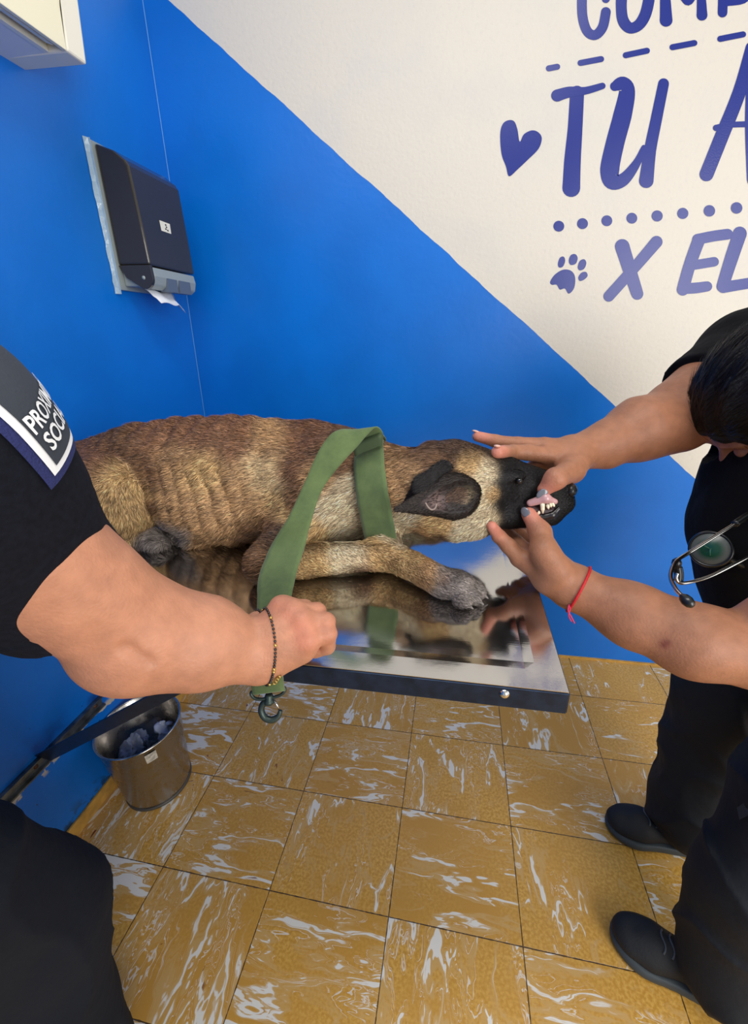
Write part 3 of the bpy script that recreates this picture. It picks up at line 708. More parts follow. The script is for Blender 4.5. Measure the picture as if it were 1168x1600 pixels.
# coat colour landmarks  (px, py, colour, spread px)
_c = lambda r, g, b: np.array(srgb(r, g, b))
RED, TAN, GOLD, CREAMY, DARK, BLK, GREY, BRN = _c(122, 84, 58), _c(168, 130, 90), _c(186, 150, 102), _c(206, 184, 150), _c(78, 56, 42), _c(26, 24, 25), _c(128, 118, 112), _c(112, 80, 54)
LM = [(130, 725, RED, 30), (190, 680, BRN, 30), (250, 668, RED, 30), (310, 668, RED, 32), (370, 685, RED, 26), (430, 690, TAN, 24), (480, 690, RED, 24), (520, 712, BRN, 22),
      (150, 790, GOLD, 34), (200, 770, GOLD, 30), (180, 830, GOLD, 26), (215, 812, GOLD, 18), (120, 760, BRN, 18), (235, 735, BRN, 24), (238, 790, BRN, 10),
      (280, 720, TAN, 26), (320, 740, GOLD, 28), (300, 790, TAN, 30), (350, 800, TAN, 30), (400, 830, BRN, 22), (430, 845, DARK, 14), (330, 850, TAN, 22), (380, 760, TAN, 30),
      (420, 745, _c(190, 162, 122), 28), (435, 780, GOLD, 16), (400, 790, TAN, 22), (460, 735, RED, 18), (470, 770, BRN, 16), (500, 750, TAN, 20), (520, 790, CREAMY, 20), (500, 830, GOLD, 20), (540, 820, CREAMY, 20),
      (550, 770, CREAMY, 16), (560, 830, CREAMY, 14), (405, 870, BRN, 20), (430, 895, DARK, 12), (480, 880, GOLD, 24), (540, 870, CREAMY, 24), (590, 865, GOLD, 20), (560, 895, BRN, 16), (630, 890, GOLD, 20), (660, 900, TAN, 16),
      (700, 908, GREY, 22), (730, 925, GREY, 20), (690, 930, GREY, 16), (690, 905, BRN, 10),
      (620, 705, TAN, 16), (640, 730, TAN, 20), (615, 780, TAN, 16), (640, 810, CREAMY, 18), (660, 835, TAN, 16), (690, 820, GOLD, 14), (620, 840, CREAMY, 12), (690, 845, DARK, 10), (730, 835, CREAMY, 14),
      (660, 698, BRN, 16), (700, 698, DARK, 22), (740, 698, DARK, 18), (690, 720, BRN, 14), (740, 722, GOLD, 14), (765, 735, CREAMY, 14), (755, 760, CREAMY, 14), (770, 770, GOLD, 9), (750, 790, CREAMY, 16), (765, 810, CREAMY, 14), (740, 815, CREAMY, 14),
      (775, 705, DARK, 12), (795, 730, BLK, 18), (800, 760, BLK, 20), (790, 790, BLK, 14), (800, 815, BLK, 18), (785, 832, BLK, 12), (830, 740, BLK, 20), (850, 790, BLK, 26), (880, 770, BLK, 26), (840, 820, BLK, 20), (720, 770, DARK, 22), (690, 760, DARK, 18),
      (225, 842, GREY, 14), (260, 840, GREY, 16), (285, 838, GREY, 14)]
LMx = np.array([[a, b] for a, b, _, _ in LM]); LMc = np.array([c for _, _, c, _ in LM]); LMs = np.array([s for *_, s in LM])
def coat(P):
    x, y = prj(P); D2 = (x[:, None]-LMx[:, 0])**2+(y[:, None]-LMx[:, 1])**2
    w = np.exp(-D2/(2*(LMs*.62)**2))+1e-7/(1+D2/1e4)
    return (w@LMc)/w.sum(1, keepdims=True)
base_c = np.concatenate([coat(DV[i:i+20000]) for i in range(0, len(DV), 20000)])
M_skin_dog = mat('dog_hide', (1, 1, 1), .7, attr=True)
body_dog = link_np('body', DV, DF, M_skin_dog, DG, col=base_c*.55)
M_fur = mat('dog_fur', (1, 1, 1), .55, attr=True, spec=.3)
def fur_len(P):
    x, z = P[:, 0], P[:, 2]
    L = np.full(len(P), .015); L[x > -.06] = .009; L[x > .06] = .0045; L[x > .10] = .003
    px, py = prj(P); leg = (py > 850) & (px > 440); L[leg] = .0075; L[(px > 560) & (px < 690) & (py < 850)] = .016
    return L
def fur_comb(P, n):
    c = np.tile(np.array([-1., -.05, -.35]), (len(P), 1)); px, py = prj(P)
    leg = (py > 850) & (px > 440) & (px < 760); c[leg] = (.9, -.3, -.3)
    hn = (np.clip((250-px)/30, 0, 1)*np.clip((py-735)/60, 0, 1))[:, None]; c = c*(1-hn)+np.array([-.25, 0, -1.])*hn
    c += .35*np.stack([vnoise(P, 30), vnoise(P+5, 30), vnoise(P+9, 30)], -1)
    return c
def fur_col(P, n, rg):
    c = coat(P); x, y = prj(P)
    k = (1+.40*rg.randn(len(P)))[:, None]; base = c*np.clip(k, .35, 1.7)
    tip = base.copy(); r = rg.rand(len(P)); agouti = (r < .27) & (c.sum(1) > .15); tip[agouti] = base[agouti]*.35
    wave = vnoise(P*[1, 1, 1.6], 60)[:, None]; tip = tip*(1+.35*wave); base = base*(1+.25*wave)
    gl = (r > .86) & (c.sum(1) > .1); tip[gl] = np.minimum(tip[gl]*1.5+.06, .85)
    return np.clip(base*1.1, .003, .9), np.clip(tip*1.15, .003, .9)
rg = np.random.RandomState(21)
def fdens(c, n):
    px, py = prj(c); d = np.where(n[:, 2] < -.75, .05, 1.)*np.where(n[:, 1] > .5, .35, 1.)
    d = np.where((c[:, 0] > -.09), d*2.0, d); return d
allv, allf, allc = strands(DV, DF, DN, DA, 330000, fdens, fur_len, fur_comb, fur_col, lambda P: np.where(P[:, 0] > -.06, .0009, .0012), .30, rg)
fur = link_np('fur', allv, allf, M_fur, DG, smooth=False, col=allc); fur['kind'] = 'stuff'
# ears: hollow folded leaves lying back along the neck
M_ear = mat('ear_skin', (1, 1, 1), .6, attr=True, bump=(120, .3, .002))
def make_ear(base, tip, opn, r, near=True):
    e = SDF(); base = np.array(base); tip = np.array(tip); ax = nrm(tip-base); op_ = nrm(np.array(opn)-np.dot(opn, ax)*ax); sd = np.cross(ax, op_)
    rot = np.array([ax, sd, op_]); Lh = np.linalg.norm(tip-base)
    e.ell(base, (r*1.1, r, r*.6), .008, rot=rot)
    e.cone(base+ax*r*.3, tip, r*.95, .004, .01, flat=(op_, .45))
    e.ell(base+op_*r*.48-ax*r*.05, (r*.80, r*.72, r*.45), .004, rot=rot, op='-')
    e.cone(base+op_*r*.42+ax*r*.5, base+ax*Lh*.72+op_*.012, r*.62, .006, .003, flat=(op_, .55), op='-')
    e.disp = lambda P: .0016*vnoise(P, 55)-.0012*np.abs(vnoise(P+3, 95))
    V, Fq = e.mesh(.0018); d = (V-base)@op_; t = (V-base)@ax
    g = nrm(e.grad(V)); inner = np.clip(((V-base)@sd)**2/(r*r), 0, 1)
    cav = (SDF.one(e.p[2], V) < .0012) | (SDF.one(e.p[3], V) < .0012)
    if near:
        pk = np.exp(-np.sum((V-(base+ax*Lh*.38))**2, 1)/(.016**2))[:, None]; lt = np.exp(-np.sum((V-(base-ax*.022+op_*.008))**2, 1)/(.011**2))[:, None]
        inn = _c(34, 27, 26)*(1-pk)+_c(118, 92, 88)*pk; inn = inn*(1-.5*np.clip(vnoise(V, 75), 0, 1))[:, None]; inn = inn*(1-.7*lt)+_c(150, 134, 100)*.7*lt
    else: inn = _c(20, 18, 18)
    c = np.where(cav[:, None], inn, _c(34, 28, 26) if near else _c(16, 14, 15))
    o = link_np('ear', V, Fq, M_ear, DG, col=c); n_, a_ = mesh_normals(V, Fq)
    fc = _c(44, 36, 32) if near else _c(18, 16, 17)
    cc = lambda P, n, rg: (np.tile(fc, (len(P), 1))*(.4+1.3*rg.rand(len(P), 1)), np.tile(fc*1.6, (len(P), 1))*(.3+1.5*rg.rand(len(P), 1)**2))
    v_, f_, c_ = strands(V, Fq, n_, a_, 9000, lambda c, n: np.where((SDF.one(e.p[2], c) < .0015) | (SDF.one(e.p[3], c) < .0015), .14, 1.), lambda P: np.full(len(P), .006), lambda P, n: np.tile(ax, (len(P), 1)), cc, lambda P: np.full(len(P), .0009), .3, rg)
    q = link_np('ear_fur', v_, f_, M_fur, o, smooth=False, col=c_); q['kind'] = 'stuff'
    return e, o
eb = ah(713, 776, .672); et = ah(621, 797, .645)
e1, ear_near = make_ear(eb, et, (.15, -1, .25), .033)
fa = dog.drop([at(694, 733, .4)], ray(694, 733), .001, 60)[0]; fb = dog.drop([at(662, 760, .4)], ray(662, 760), .004, 60)[0]; fc_ = dog.drop([at(630, 792, .4)], ray(630, 792), .003, 60)[0]
fe_ = SDF(); fe_.cone(fa, fb, .014, .0165, .01, flat=(W_, .4)); fe_.cone(fb, fc_, .0165, .003, .01, flat=(W_, .4)); fe_.disp = lambda P: .001*vnoise(P, 70)
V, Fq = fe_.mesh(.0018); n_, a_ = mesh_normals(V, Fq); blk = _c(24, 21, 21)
ear_far = link_np('ear', V, Fq, M_ear, DG, col=np.tile(blk, (len(V), 1)))
v_, f_, c_ = strands(V, Fq, n_, a_, 5000, lambda c, n: np.ones(len(c)), lambda P: np.full(len(P), .006), lambda P, n: np.tile(nrm(fc_-fa), (len(P), 1)), lambda P, n, rg: (np.tile(blk, (len(P), 1)), np.tile(blk*1.8, (len(P), 1))*(.3+1.4*rg.rand(len(P), 1))), lambda P: np.full(len(P), .0009), .3, rg)
q = link_np('ear_fur', v_, f_, M_fur, ear_far, smooth=False, col=c_); q['kind'] = 'stuff'
mb = MB(); q = ah(674, 788, .636)
mb.tube(spline([q+[-.009, 0, .001], q+[-.005, -.002, -.005], q+[0, -.002, -.009], q+[.005, -.001, -.007], q+[.007, .002, -.001]], 6), .0012, 8); mb.build('ear_edge_fold', mat('pale_skin_edge', srgb(150, 132, 122), .6), DG, True)
# nose, eye, mouth
M_nose = mat('wet_black_nose', srgb(22, 22, 24), .3, bump=(220, .5, .001)); M_eye = mat('dark_eye', (.006, .004, .003), .06, coat=1.)
q = SDF(); q.ell(nz+[.004, -.004, .004], (.0105, .0145, .0115), .004); q.ell(nz+[.012, -.013, .003], (.004, .003, .0045), .003, op='-'); q.ell(nz+[.013, .006, .003], (.004, .003, .004), .003, op='-')
V, Fq = q.mesh(.0012); link_np('nose', V, Fq, M_nose, DG)
mb = MB(); ec = ah(811, 753, .7045); mb.lathe([(.0001, .0048), (.0026, .0042), (.0042, .0026), (.0050, 0), (.004, -.004)], ec, (.2, -1, .1), 18); mb.build('eye', M_eye, DG, True)
M_gum = mat('gum', srgb(196, 150, 150), .25, coat=.5, bump=(150, .4, .001)); M_gumd = mat('dark_gum', srgb(62, 40, 44), .25, coat=.5); M_tooth = mat('tooth', srgb(236, 226, 196), .25, coat=.4)
def soft(name, m, prims, h=.0012, parent=None):
    s = SDF()
    for p in prims: getattr(s, p[0])(*p[1:])
    V, Fq = s.mesh(h); return link_np(name, V, Fq, m, parent)
mo = lambda x, y, off: ah(x, y, .706+off)
soft('upper_gum', M_gum, [('cone', mo(828, 787, .004), mo(852, 780, -.002), .0055, .0075, .004), ('cone', mo(852, 780, -.002), mo(866, 785, .0), .0065, .0045, .004)], parent=DG)
soft('inner_mouth', M_gumd, [('cone', mo(830, 798, .012), mo(858, 800, .010), .012, .010, .006)], parent=DG)
soft('lower_lip', mat('black_lip', srgb(34, 30, 32), .3, coat=.4, bump=(140, .5, .001)), [('cone', mo(838, 811, .0), mo(862, 806, -.001), .0062, .0052, .004), ('cone', mo(862, 806, -.001), mo(872, 796, .004), .005, .0035, .004)], parent=DG)
def tooth(x, y, dx, dz, L, r):
    a = mo(x, y, -.0055); b_ = a+nrm([dx, -.12, dz])*L; return soft('tooth', M_tooth, [('cone', a, a+(b_-a)*.5, r, r*.8, .001), ('cone', a+(b_-a)*.5, b_, r*.8, r*.22, .001)], .0007, DG)
tooth(847, 790, .12, -1, .0135, .0036); tooth(855, 791, .35, -1, .0065, .0025); tooth(859, 789, .4, -1, .0055, .0024); tooth(863, 789, .7, -1, .005, .0024); tooth(841, 803, .1, 1, .0035, .0022)
M_claw = mat('claw', srgb(120, 112, 106), .3)
for t in toes: soft('claw', M_claw, [('cone', t, t+pd*.006+[0, 0, -.004], .0028, .0012, .001)], .0008, DG)

# ------------------------------------------------------------------ leash
M_web, nt, b = new_mat('olive_webbing'); N, L = nt.nodes, nt.links
b.inputs['Roughness'].default_value = .85; b.inputs['Sheen Weight'].default_value = .2
tc = N.new('ShaderNodeTexCoord'); n_ = N.new('ShaderNodeTexNoise'); n_.inputs['Scale'].default_value = 14; n_.inputs['Detail'].default_value = 8; n_.inputs['Roughness'].default_value = .7; L.new(tc.outputs['Object'], n_.inputs['Vector'])
cr = N.new('ShaderNodeValToRGB'); cr.color_ramp.elements[0].position = .3; cr.color_ramp.elements[0].color = (*srgb(66, 86, 50), 1); cr.color_ramp.elements[1].position = .72; cr.color_ramp.elements[1].color = (*srgb(104, 124, 74), 1)
L.new(n_.outputs['Fac'], cr.inputs[0]); L.new(cr.outputs[0], b.inputs['Base Color'])
w_ = N.new('ShaderNodeTexWave'); w_.inputs['Scale'].default_value = 260; w_.inputs['Distortion'].default_value = .5; L.new(tc.outputs['UV'], w_.inputs['Vector'])
n3 = N.new('ShaderNodeTexNoise'); n3.inputs['Scale'].default_value = 900; L.new(tc.outputs['Object'], n3.inputs['Vector'])
bp = N.new('ShaderNodeBump'); bp.inputs['Strength'].default_value = .5; bp.inputs['Distance'].default_value = .0006; L.new(n3.outputs['Fac'], bp.inputs['Height']); L.new(bp.outputs[0], b.inputs['Normal'])
def ribbon(name, cps, m, parent, width=.055, thick=.0022, n=10, nw=8):
    """cps: (left edge point, right edge point)"""
    A_ = spline([c[0] for c in cps], n); B_ = spline([c[1] for c in cps], n); V = []; Fs = []
    for i in range(len(A_)):
        for j in range(nw+1): V.append(A_[i]+(B_[i]-A_[i])*j/nw)
    V = np.array(V); V += .0008*vnoise(V, 70)[:, None]*np.array([1, 1, 1.])
    for i in range(len(A_)-1):
        for j in range(nw): Fs.append((i*(nw+1)+j, i*(nw+1)+j+1, (i+1)*(nw+1)+j+1, (i+1)*(nw+1)+j))
    o = link_mesh(name, V, Fs, m, parent, True)
    s = o.modifiers.new('thick', 'SOLIDIFY'); s.thickness = thick; s.offset = 0
    return o
LS = thing('leash', 'olive green webbing leash looped round the dog neck with a snap hook', 'leash', aty(590, 850, .68))
E = lambda x1, y1, d1, x2, y2, d2: (aty(x1, y1, d1), aty(x2, y2, d2))
# band round the neck: from the fold on top, down the near side, under, and up behind
ribbon('neck_band', [E(554, 712, .665, 598, 690, .665), E(553, 730, .642, 600, 716, .640), E(556, 770, .618, 605, 765, .606), E(562, 805, .612, 612, 802, .598), E(571, 846, .618, 621, 849, .606), E(575, 862, .67, 624, 864, .66), E(574, 856, .75, 620, 856, .74)], M_web, LS)
ribbon('neck_band_far', [E(578, 856, .74, 620, 856, .72), E(578, 830, .835, 616, 830, .81), E(573, 740, .86, 610, 740, .83), E(560, 690, .81, 603, 690, .79), E(553, 684, .75, 598, 680, .74), E(552, 708, .685, 598, 692, .685)], M_web, LS)
ribbon('lead_strap', [E(556, 708, .670, 598, 690, .668), E(556, 690, .660, 597, 676, .655), E(546, 672, .64, 585, 668, .64), E(520, 676, .618, 556, 700, .618), E(498, 704, .600, 532, 726, .600), E(478, 748, .578, 505, 762, .580), E(452, 805, .548, 488, 806, .548), E(424, 852, .525, 476, 852, .525), E(405, 900, .475, 463, 895, .480), E(402, 950, .425, 452, 945, .43), E(405, 985, .398, 450, 975, .398)], M_web, LS)
ribbon('fold_pad', [E(555, 712, .655, 597, 694, .654), E(553, 698, .652, 596, 682, .650), E(560, 690, .66, 592, 676, .655)], mat('dark_olive_fold', srgb(70, 86, 58), .8), LS, thick=.004)
# tail of the strap with the snap hook, hanging over the table edge
ht = lambda x, y, d=.490: at(x, y, d)
ribbon('strap_end', [(ht(406, 1010, .520), ht(442, 1012, .520)), (ht(402, 1042, .506), ht(441, 1044, .506)), (ht(394, 1062, .490), ht(442, 1058, .490)), (ht(396, 1086, .482), ht(444, 1080, .482))], M_web, LS, thick=.007)
M_hook = mat('dark_green_metal', srgb(58, 70, 66), .4, .6, bump=(200, .4, .0006))
mb = MB(); ring = spline([ht(392, 1083), ht(402, 1078), ht(422, 1077), ht(440, 1073), ht(445, 1078), ht(438, 1086), ht(420, 1091), ht(400, 1092)], 5, True); mb.tube(ring, .0020, 8, True); mb.build('strap_ring', M_hook, LS, True)
mb = MB(); mb.lathe([(.0001, 0), (.004, 0), (.0052, .003), (.0045, .006), (.006, .008), (.0062, .011), (.004, .013)], ht(420, 1084), -nrm(U_)*1., 16)
hk = spline([ht(421, 1094), ht(411, 1100), ht(408, 1110), ht(413, 1121), ht(424, 1125), ht(434, 1120), ht(438, 1110)], 6); mb.tube(hk, np.interp(np.linspace(0, 1, len(hk)), [0, .3, .7, 1], [.0042, .0038, .004, .0024]), 12); mb.build('snap_hook', M_hook, LS, True)
mb = MB(); mb.tube([ht(428, 1094), ht(432, 1101), ht(436, 1108)], .0012, 8); mb.build('hook_gate', M_bolt, LS, True)
# ------------------------------------------------------------------ people
def head_sdf(s, c, fwd, up, k=1.):
    fwd = nrm(fwd); up = nrm(np.array(up)-np.dot(up, fwd)*fwd); rt = np.cross(fwd, up); c = np.array(c, float)
    q = lambda f, r, u: c+(fwd*f+rt*r+up*u)*k
    rot = np.array([fwd, rt, up])
    s.ell(q(-.01, 0, .035), np.array([.098, .076, .085])*k, .02, rot=rot)
    s.ell(q(.02, 0, -.035), np.array([.070, .062, .080])*k, .03, rot=rot)
    s.ell(q(.060, 0, -.090), np.array([.026, .030, .022])*k, .02, rot=rot)
    s.cone(q(.078, 0, .020), q(.103, 0, -.018), .009*k, .0125*k, .010)
    for e in (-1, 1):
        s.ell(q(.095, .011*e, -.022), .0075*k, .006); s.ell(q(.072, .044*e, -.02), np.array([.02, .022, .018])*k, .02, rot=rot)
        s.cone(q(.083, .014*e, .026), q(.070, .046*e, .028), .009*k, .008*k, .010)
        s.ell(q(.092, .032*e, .008), np.array([.014, .015, .010])*k, .012, rot=rot, op='-')
        s.ell(q(-.005, .076*e, .0), np.array([.018, .008, .030])*k, .006, rot=rot); s.ell(q(.002, .084*e, .0), np.array([.010, .005, .018])*k, .004, rot=rot, op='-')
    s.cone(q(.083, -.018, -.058), q(.083, .018, -.058), .0075*k, .0075*k, .006); s.cone(q(.086, -.014, -.050), q(.086, .014, -.050), .0055*k, .0055*k, .005)
    s.ell(q(.098, 0, -.054), np.array([.012, .022, .0015])*k, .002, rot=rot, op='-')
    return q, rot
M_human = mat('human_skin', (1, 1, 1), .5, attr=True, sss=.10, bump=(330, .5, .0012), spec=.35, noise=(70, .10))
M_eyeb = mat('eye_white', srgb(228, 222, 214), .15, coat=.6); M_iris = mat('dark_iris', srgb(34, 22, 16), .1, coat=.8)
M_nail = mat('grey_nail_varnish', srgb(104, 106, 114), .18, coat=.6); M_nailn = mat('plain_nail', srgb(226, 176, 156), .3, coat=.3)
def skin_col(V, base, spots=()):
    c = np.tile(np.array(base), (len(V), 1)); n = vnoise(V, 18)[:, None]*.05+vnoise(V, 55)[:, None]*.04
    c = c*(1+n)
    for p, r, col, a in spots:
        w = a*np.exp(-np.sum((V-np.array(p))**2, 1)/(r*r))[:, None]; c = c*(1-w)+np.array(col)*w
    return c
def eyes(q, rot, par):
    for e in (-1, 1):
        p = q(.077, .032*e, .008); mb = MB(); mb.lathe([(.0001, .0115), (.006, .0098), (.0098, .006), (.0115, 0), (.009, -.007)], p, rot[0], 18); o = mb.build('eye', M_eyeb, par, True)
        mb = MB(); mb.lathe([(.0001, .0122), (.003, .0118), (.0052, .0104)], p, rot[0], 16); mb.build('iris', M_iris, o, True)
def lids(q, rot, par):
    for e in (-1, 1):
        p = q(.0755, .032*e, .007); s = SDF(); s.ell(p, (.0115, .0135, .0115), .002, rot=rot); s.cone(p+rot[0]*.0105-rot[2]*.004-rot[1]*.010, p+rot[0]*.0105-rot[2]*.004+rot[1]*.010, .0011, .0011, .0005, op='-')
        V, Fq = s.mesh(.0011); link_np('eyelid', V, Fq, M_human, par, col=np.tile(_c(150, 100, 76), (len(V), 1)))
def hair_on(s, par, comb, colr, n=14000, L=.045, hgt=.0026, name='hair'):
    V, Fq = s.mesh(.004); M = mat('dark_hair', srgb(14, 12, 12), .5, attr=False, spec=.35, bump=(300, .5, .002))
    o = link_np(name, V, Fq, M, par); N_, A_ = mesh_normals(V, Fq)
    def cc(P, n_, rg): b_ = np.tile(np.array(colr), (len(P), 1))*(.5+rg.rand(len(P), 1)); return b_, b_*1.3
    v, f, c = strands(V, Fq, N_, A_, n, lambda c, q: np.ones(len(c)), lambda P: np.full(len(P), L), comb, cc, lambda P: np.full(len(P), .0009), .02, np.random.RandomState(5))
    h = link_np('hair_strands', v, f, M_hair, o, smooth=True, col=c); h['kind'] = 'stuff'
    return o
M_hair = mat('hair_strand', (1, 1, 1), .32, attr=True, spec=.2)
M_polo = mat('navy_black_knit', srgb(15, 18, 28), .92, spec=.2, bump=(500, .5, .0012), noise=(200, .3))
M_trou = mat('charcoal_navy_twill', srgb(17, 22, 32), .85, spec=.25, bump=(14, .3, .02), noise=(9, .12))
M_vtop = mat('black_scrub_top', srgb(11, 11, 14), .9, spec=.2, bump=(30, .3, .01))
M_vtrou = mat('black_scrub_trousers', srgb(22, 25, 30), .8, spec=.4, bump=(24, .3, .012))
M_shoe = mat('black_knit_shoe', srgb(22, 24, 28), .7, bump=(300, .6, .001)); M_sole = mat('dark_grey_sole', srgb(58, 66, 70), .6); M_lace = mat('black_lace', srgb(74, 78, 86), .6)
def shoe(par, toe, d, L=.27):
    d = nrm(np.array([d[0], d[1], 0.])); s_ = np.array([-d[1], d[0], 0]); toe = np.array([toe[0], toe[1], 0.])
    q = lambda b_, w, z: toe-d*b_+s_*w+np.array([0, 0, z]); rot = np.array([d, s_, [0, 0, 1]])
    up = SDF(); up.ell(q(.055, 0, .034), (.056, .043, .026), .02, rot=rot); up.cone(q(.085, 0, .034), q(.22, 0, .05), .034, .034, .03); up.ell(q(.20, 0, .06), (.055, .034, .05), .02, rot=rot)
    up.cone(q(.16, 0, .07), q(.21, 0, .10), .036, .036, .02); up.plane(q(0, 0, .018), (0, 0, -1)); up.plane(q(0, 0, .118), (-.1, 0, 1.)); up.disp = lambda P: .0012*vnoise(P, 50)
    V, Fq = up.mesh(.004); sh_ = link_np('shoe', V, Fq, M_shoe, par)
    so = SDF(); so.ell(q(.058, 0, .014), (.060, .050, .020), .01, rot=rot); so.cone(q(.07, 0, .016), q(.225, 0, .018), .046, .038, .02); so.plane(q(0, 0, .002), (0, 0, -1), .002); so.plane(q(0, 0, .026), (0, 0, 1.), .004)
    V, Fq = so.mesh(.004); link_np('sole', V, Fq, M_sole, sh_)
    for i, b_ in enumerate((.088, .103, .118)):
        mb = MB(); mb.tube(up.drop([q(b_+.004*math.sin(w*3), .022*w, .15) for w in np.linspace(-1, 1, 9)], (0, 0, -1.), .0014), .0020, 6); mb.build('lace', M_lace, sh_, True)
    return sh_
rotz = lambda f, r, u: np.array([nrm(f), nrm(r), nrm(u)])

# ---------------- officer at the left, holding the leash
OF = thing('person', 'person in navy polo with sleeve patch holding the olive leash on the table', 'person', (-.62, .14, 0))
shd = at(-172, 700, .275); cuf = at(108, 932, .405); elb = at(212, 988, .43); wr = at(402, 1022, .486)
b1 = SDF()
b1.cone(shd, elb, .058, .054, .02)
b1.ell(elb+U_*-.006, (.055, .054, .052), .02)
b1.cone(elb, at(318, 1004, .462), .054, .0485, .02); b1.cone(at(318, 1004, .462), wr, .0485, .030, .02)
mI, mM, mR, mP = at(441, 950, .502), at(459, 957, .492), at(474, 972, .483), at(481, 996, .476)
pI, pM, pR, pP = at(476, 950, .512), at(495, 956, .498), at(508, 972, .486), at(513, 991, .479)
b1.cone(wr, at(412, 1008, .492), .031, .029, .02, flat=(W_, .85))
for m_, r in ((mI, .0165), (mM, .0165), (mR, .016), (mP, .015)): b1.cone(at(412, 1006, .492), m_, .024, r, .012)
b1.cone(at(418, 1025, .488), at(470, 1012, .484), .024, .017, .015); b1.ell(at(440, 995, .492), (.03, .03, .022), .02)
for m_ in (mI, mM, mR, mP): b1.ell(m_-W_*.003, .0145, .006)
def finger(s, pts, rads, k=.0035): s.chain(pts, rads, k)
b1.chain([mI, pI, at(482, 968, .530), at(462, 985, .532)], [.0125, .0112, .0100, .0088], .003)
b1.chain([mM, pM, at(500, 978, .518), at(475, 994, .524)], [.0130, .0118, .0102, .0090], .003)
b1.chain([mR, pR, at(511, 996, .506), at(488, 1008, .514)], [.0128, .0116, .0100, .0088], .003)
b1.chain([mP, pP, at(512, 1010, .497), at(492, 1018, .505)], [.0115, .0104, .0092, .0082], .003)
b1.chain([at(398, 1000, .500), at(402, 975, .515), at(430, 965, .535), at(455, 972, .540)], [.018, .015, .0125, .010], .008)
hq1 = np.array([-.60, .22, 1.42])
q1, r1 = head_sdf(b1, hq1, (.35, .9, -.35), (.1, .3, 1))
b1.cone(hq1+[-.02, -.03, -.06], (-.62, .16, 1.24), .055, .062, .03); b1.cone((-.62, .15, 1.22), (-.62, .14, 1.10), .07, .10, .04)
b1.cone((-.62, .15, 1.17), shd, .06, .066, .04); lsh = np.array([-.80, .17, 1.16]); b1.cone((-.62, .15, 1.17), lsh, .06, .062, .04)
lel = np.array([-.86, .24, .93]); lwr = np.array([-.78, .42, .88+.05]); b1.cone(lsh, lel, .060, .047, .03); b1.cone(lel, lwr, .047, .029, .02)
b1.cone(lwr, lwr+[.03, .05, -.004], .028, .026, .015, flat=((0, 0, 1), .6))
for j in range(4):
    a_ = lwr+np.array([.02+.018*j, .075-.004*j, -.006]); b1.chain([lwr+[.02+.01*j, .03, 0], a_, a_+[.008, .035, -.004], a_+[.012, .055, -.020]], [.013, .0105, .0092, .0078], .003)
b1.chain([lwr+[.02, .0, 0], lwr+[.055, .02, -.010], lwr+[.07, .045, -.022]], [.014, .011, .009], .005)
cr1 = b1.drop([at(190, 1008, .30), at(240, 1040, .30)], ray(212, 1020), 0.)
b1.cone(cr1[0], cr1[1], .0035, .0025, .008, op='-')
b1.disp = lambda P: .0009*vnoise(P, 40)+.0014*vnoise(P, 17)
V, Fq = b1.mesh(.0026)
OFF = _c(188, 132, 104)
kn = _c(214, 120, 98)
V_ = link_np('body', V, Fq, M_human, OF, col=skin_col(V, OFF, [(p-W_*.01, .012, kn, .55) for p in (mI, mM, mR, mP)]+[(p, .010, kn, .5) for p in (pM, pR, pP)]+[(elb, .05, _c(200, 132, 100), .4)]))
eyes(q1, r1, OF)
hr = SDF(); hr.ell(q1(-.018, 0, .05), (.102, .084, .086), .02, rot=r1); hr.ell(q1(-.06, 0, -.01), (.055, .07, .07), .03, rot=r1); hr.ell(q1(.09, 0, -.02), (.07, .06, .07), .02, rot=r1, op='-'); hr.ell(q1(-.11, 0, .02), .035, .015)
hair_on(hr, OF, lambda P, n: np.tile(-r1[0]-.4*r1[2], (len(P), 1)), srgb(40, 30, 26), 6000, .03)
# polo shirt
po = SDF(); axd = nrm(cuf-shd)
po.cone(cuf+axd*.03, cuf-axd*.115, .0625, .072, .02); po.cone(cuf-axd*.115, shd, .072, .078, .03)
po.cone(shd, (-.58, .16, 1.17), .080, .085, .06); po.cone(lsh, (-.62, .16, 1.17), .082, .085, .06)
ldir = nrm(lel-lsh); po.cone(lsh, lsh+ldir*.17, .078, .070, .03)
po.ell((-.63, .15, 1.08), (.15, .11, .14), .06); po.ell((-.65, .13, .90), (.14, .115, .17), .08); po.ell((-.655, .12, .80), (.145, .125, .10), .05)
po.cone((-.62, .15, 1.19), (-.615, .165, 1.25), .078, .066, .02)
po.ell((-.612, .17, 1.275), (.056, .056, .04), .004, op='-'); po.cone(cuf-axd*.10, cuf+axd*.08, .0578, .0585, .002, op='-')
po.plane(cuf, axd, .003)
po.p[-1] = ('h', cuf+axd*.0, axd, 0, 0, .003, '-', cuf, 9., None)
_pl = po.p.pop()
def cut_sleeve(P):      # trims only the right sleeve at its cuff
    return None
_ev = po.ev
def ev2(P, ctr=None, rad=None):
    D = _ev(P, ctr, rad); near = np.linalg.norm(P-cuf, axis=-1) < .115
    D = np.where(near, np.maximum(D, (P-cuf)@axd), D)
    lc = lsh+ldir*.15; near2 = np.linalg.norm(P-lc, axis=-1) < .12
    D = np.where(near2, np.maximum(D, (P-lc)@ldir), D)
    return np.maximum(D, .72-P[..., 2])
def pdisp(P):
    t = (P-cuf)@axd; near = np.linalg.norm(P-cuf, axis=-1) < .2
    hem = np.where(near & (t > -.027), -.0012, 0); seam = np.where(near, .0012*np.exp(-((t+.098)/.003)**2)+ -.0012*np.exp(-((t+.028)/.002)**2)*-1, 0)
    return .0022*vnoise(P, 22)+.0012*vnoise(P*[1, 1, .5], 48)+hem+seam
po.disp = pdisp; po.ev = ev2
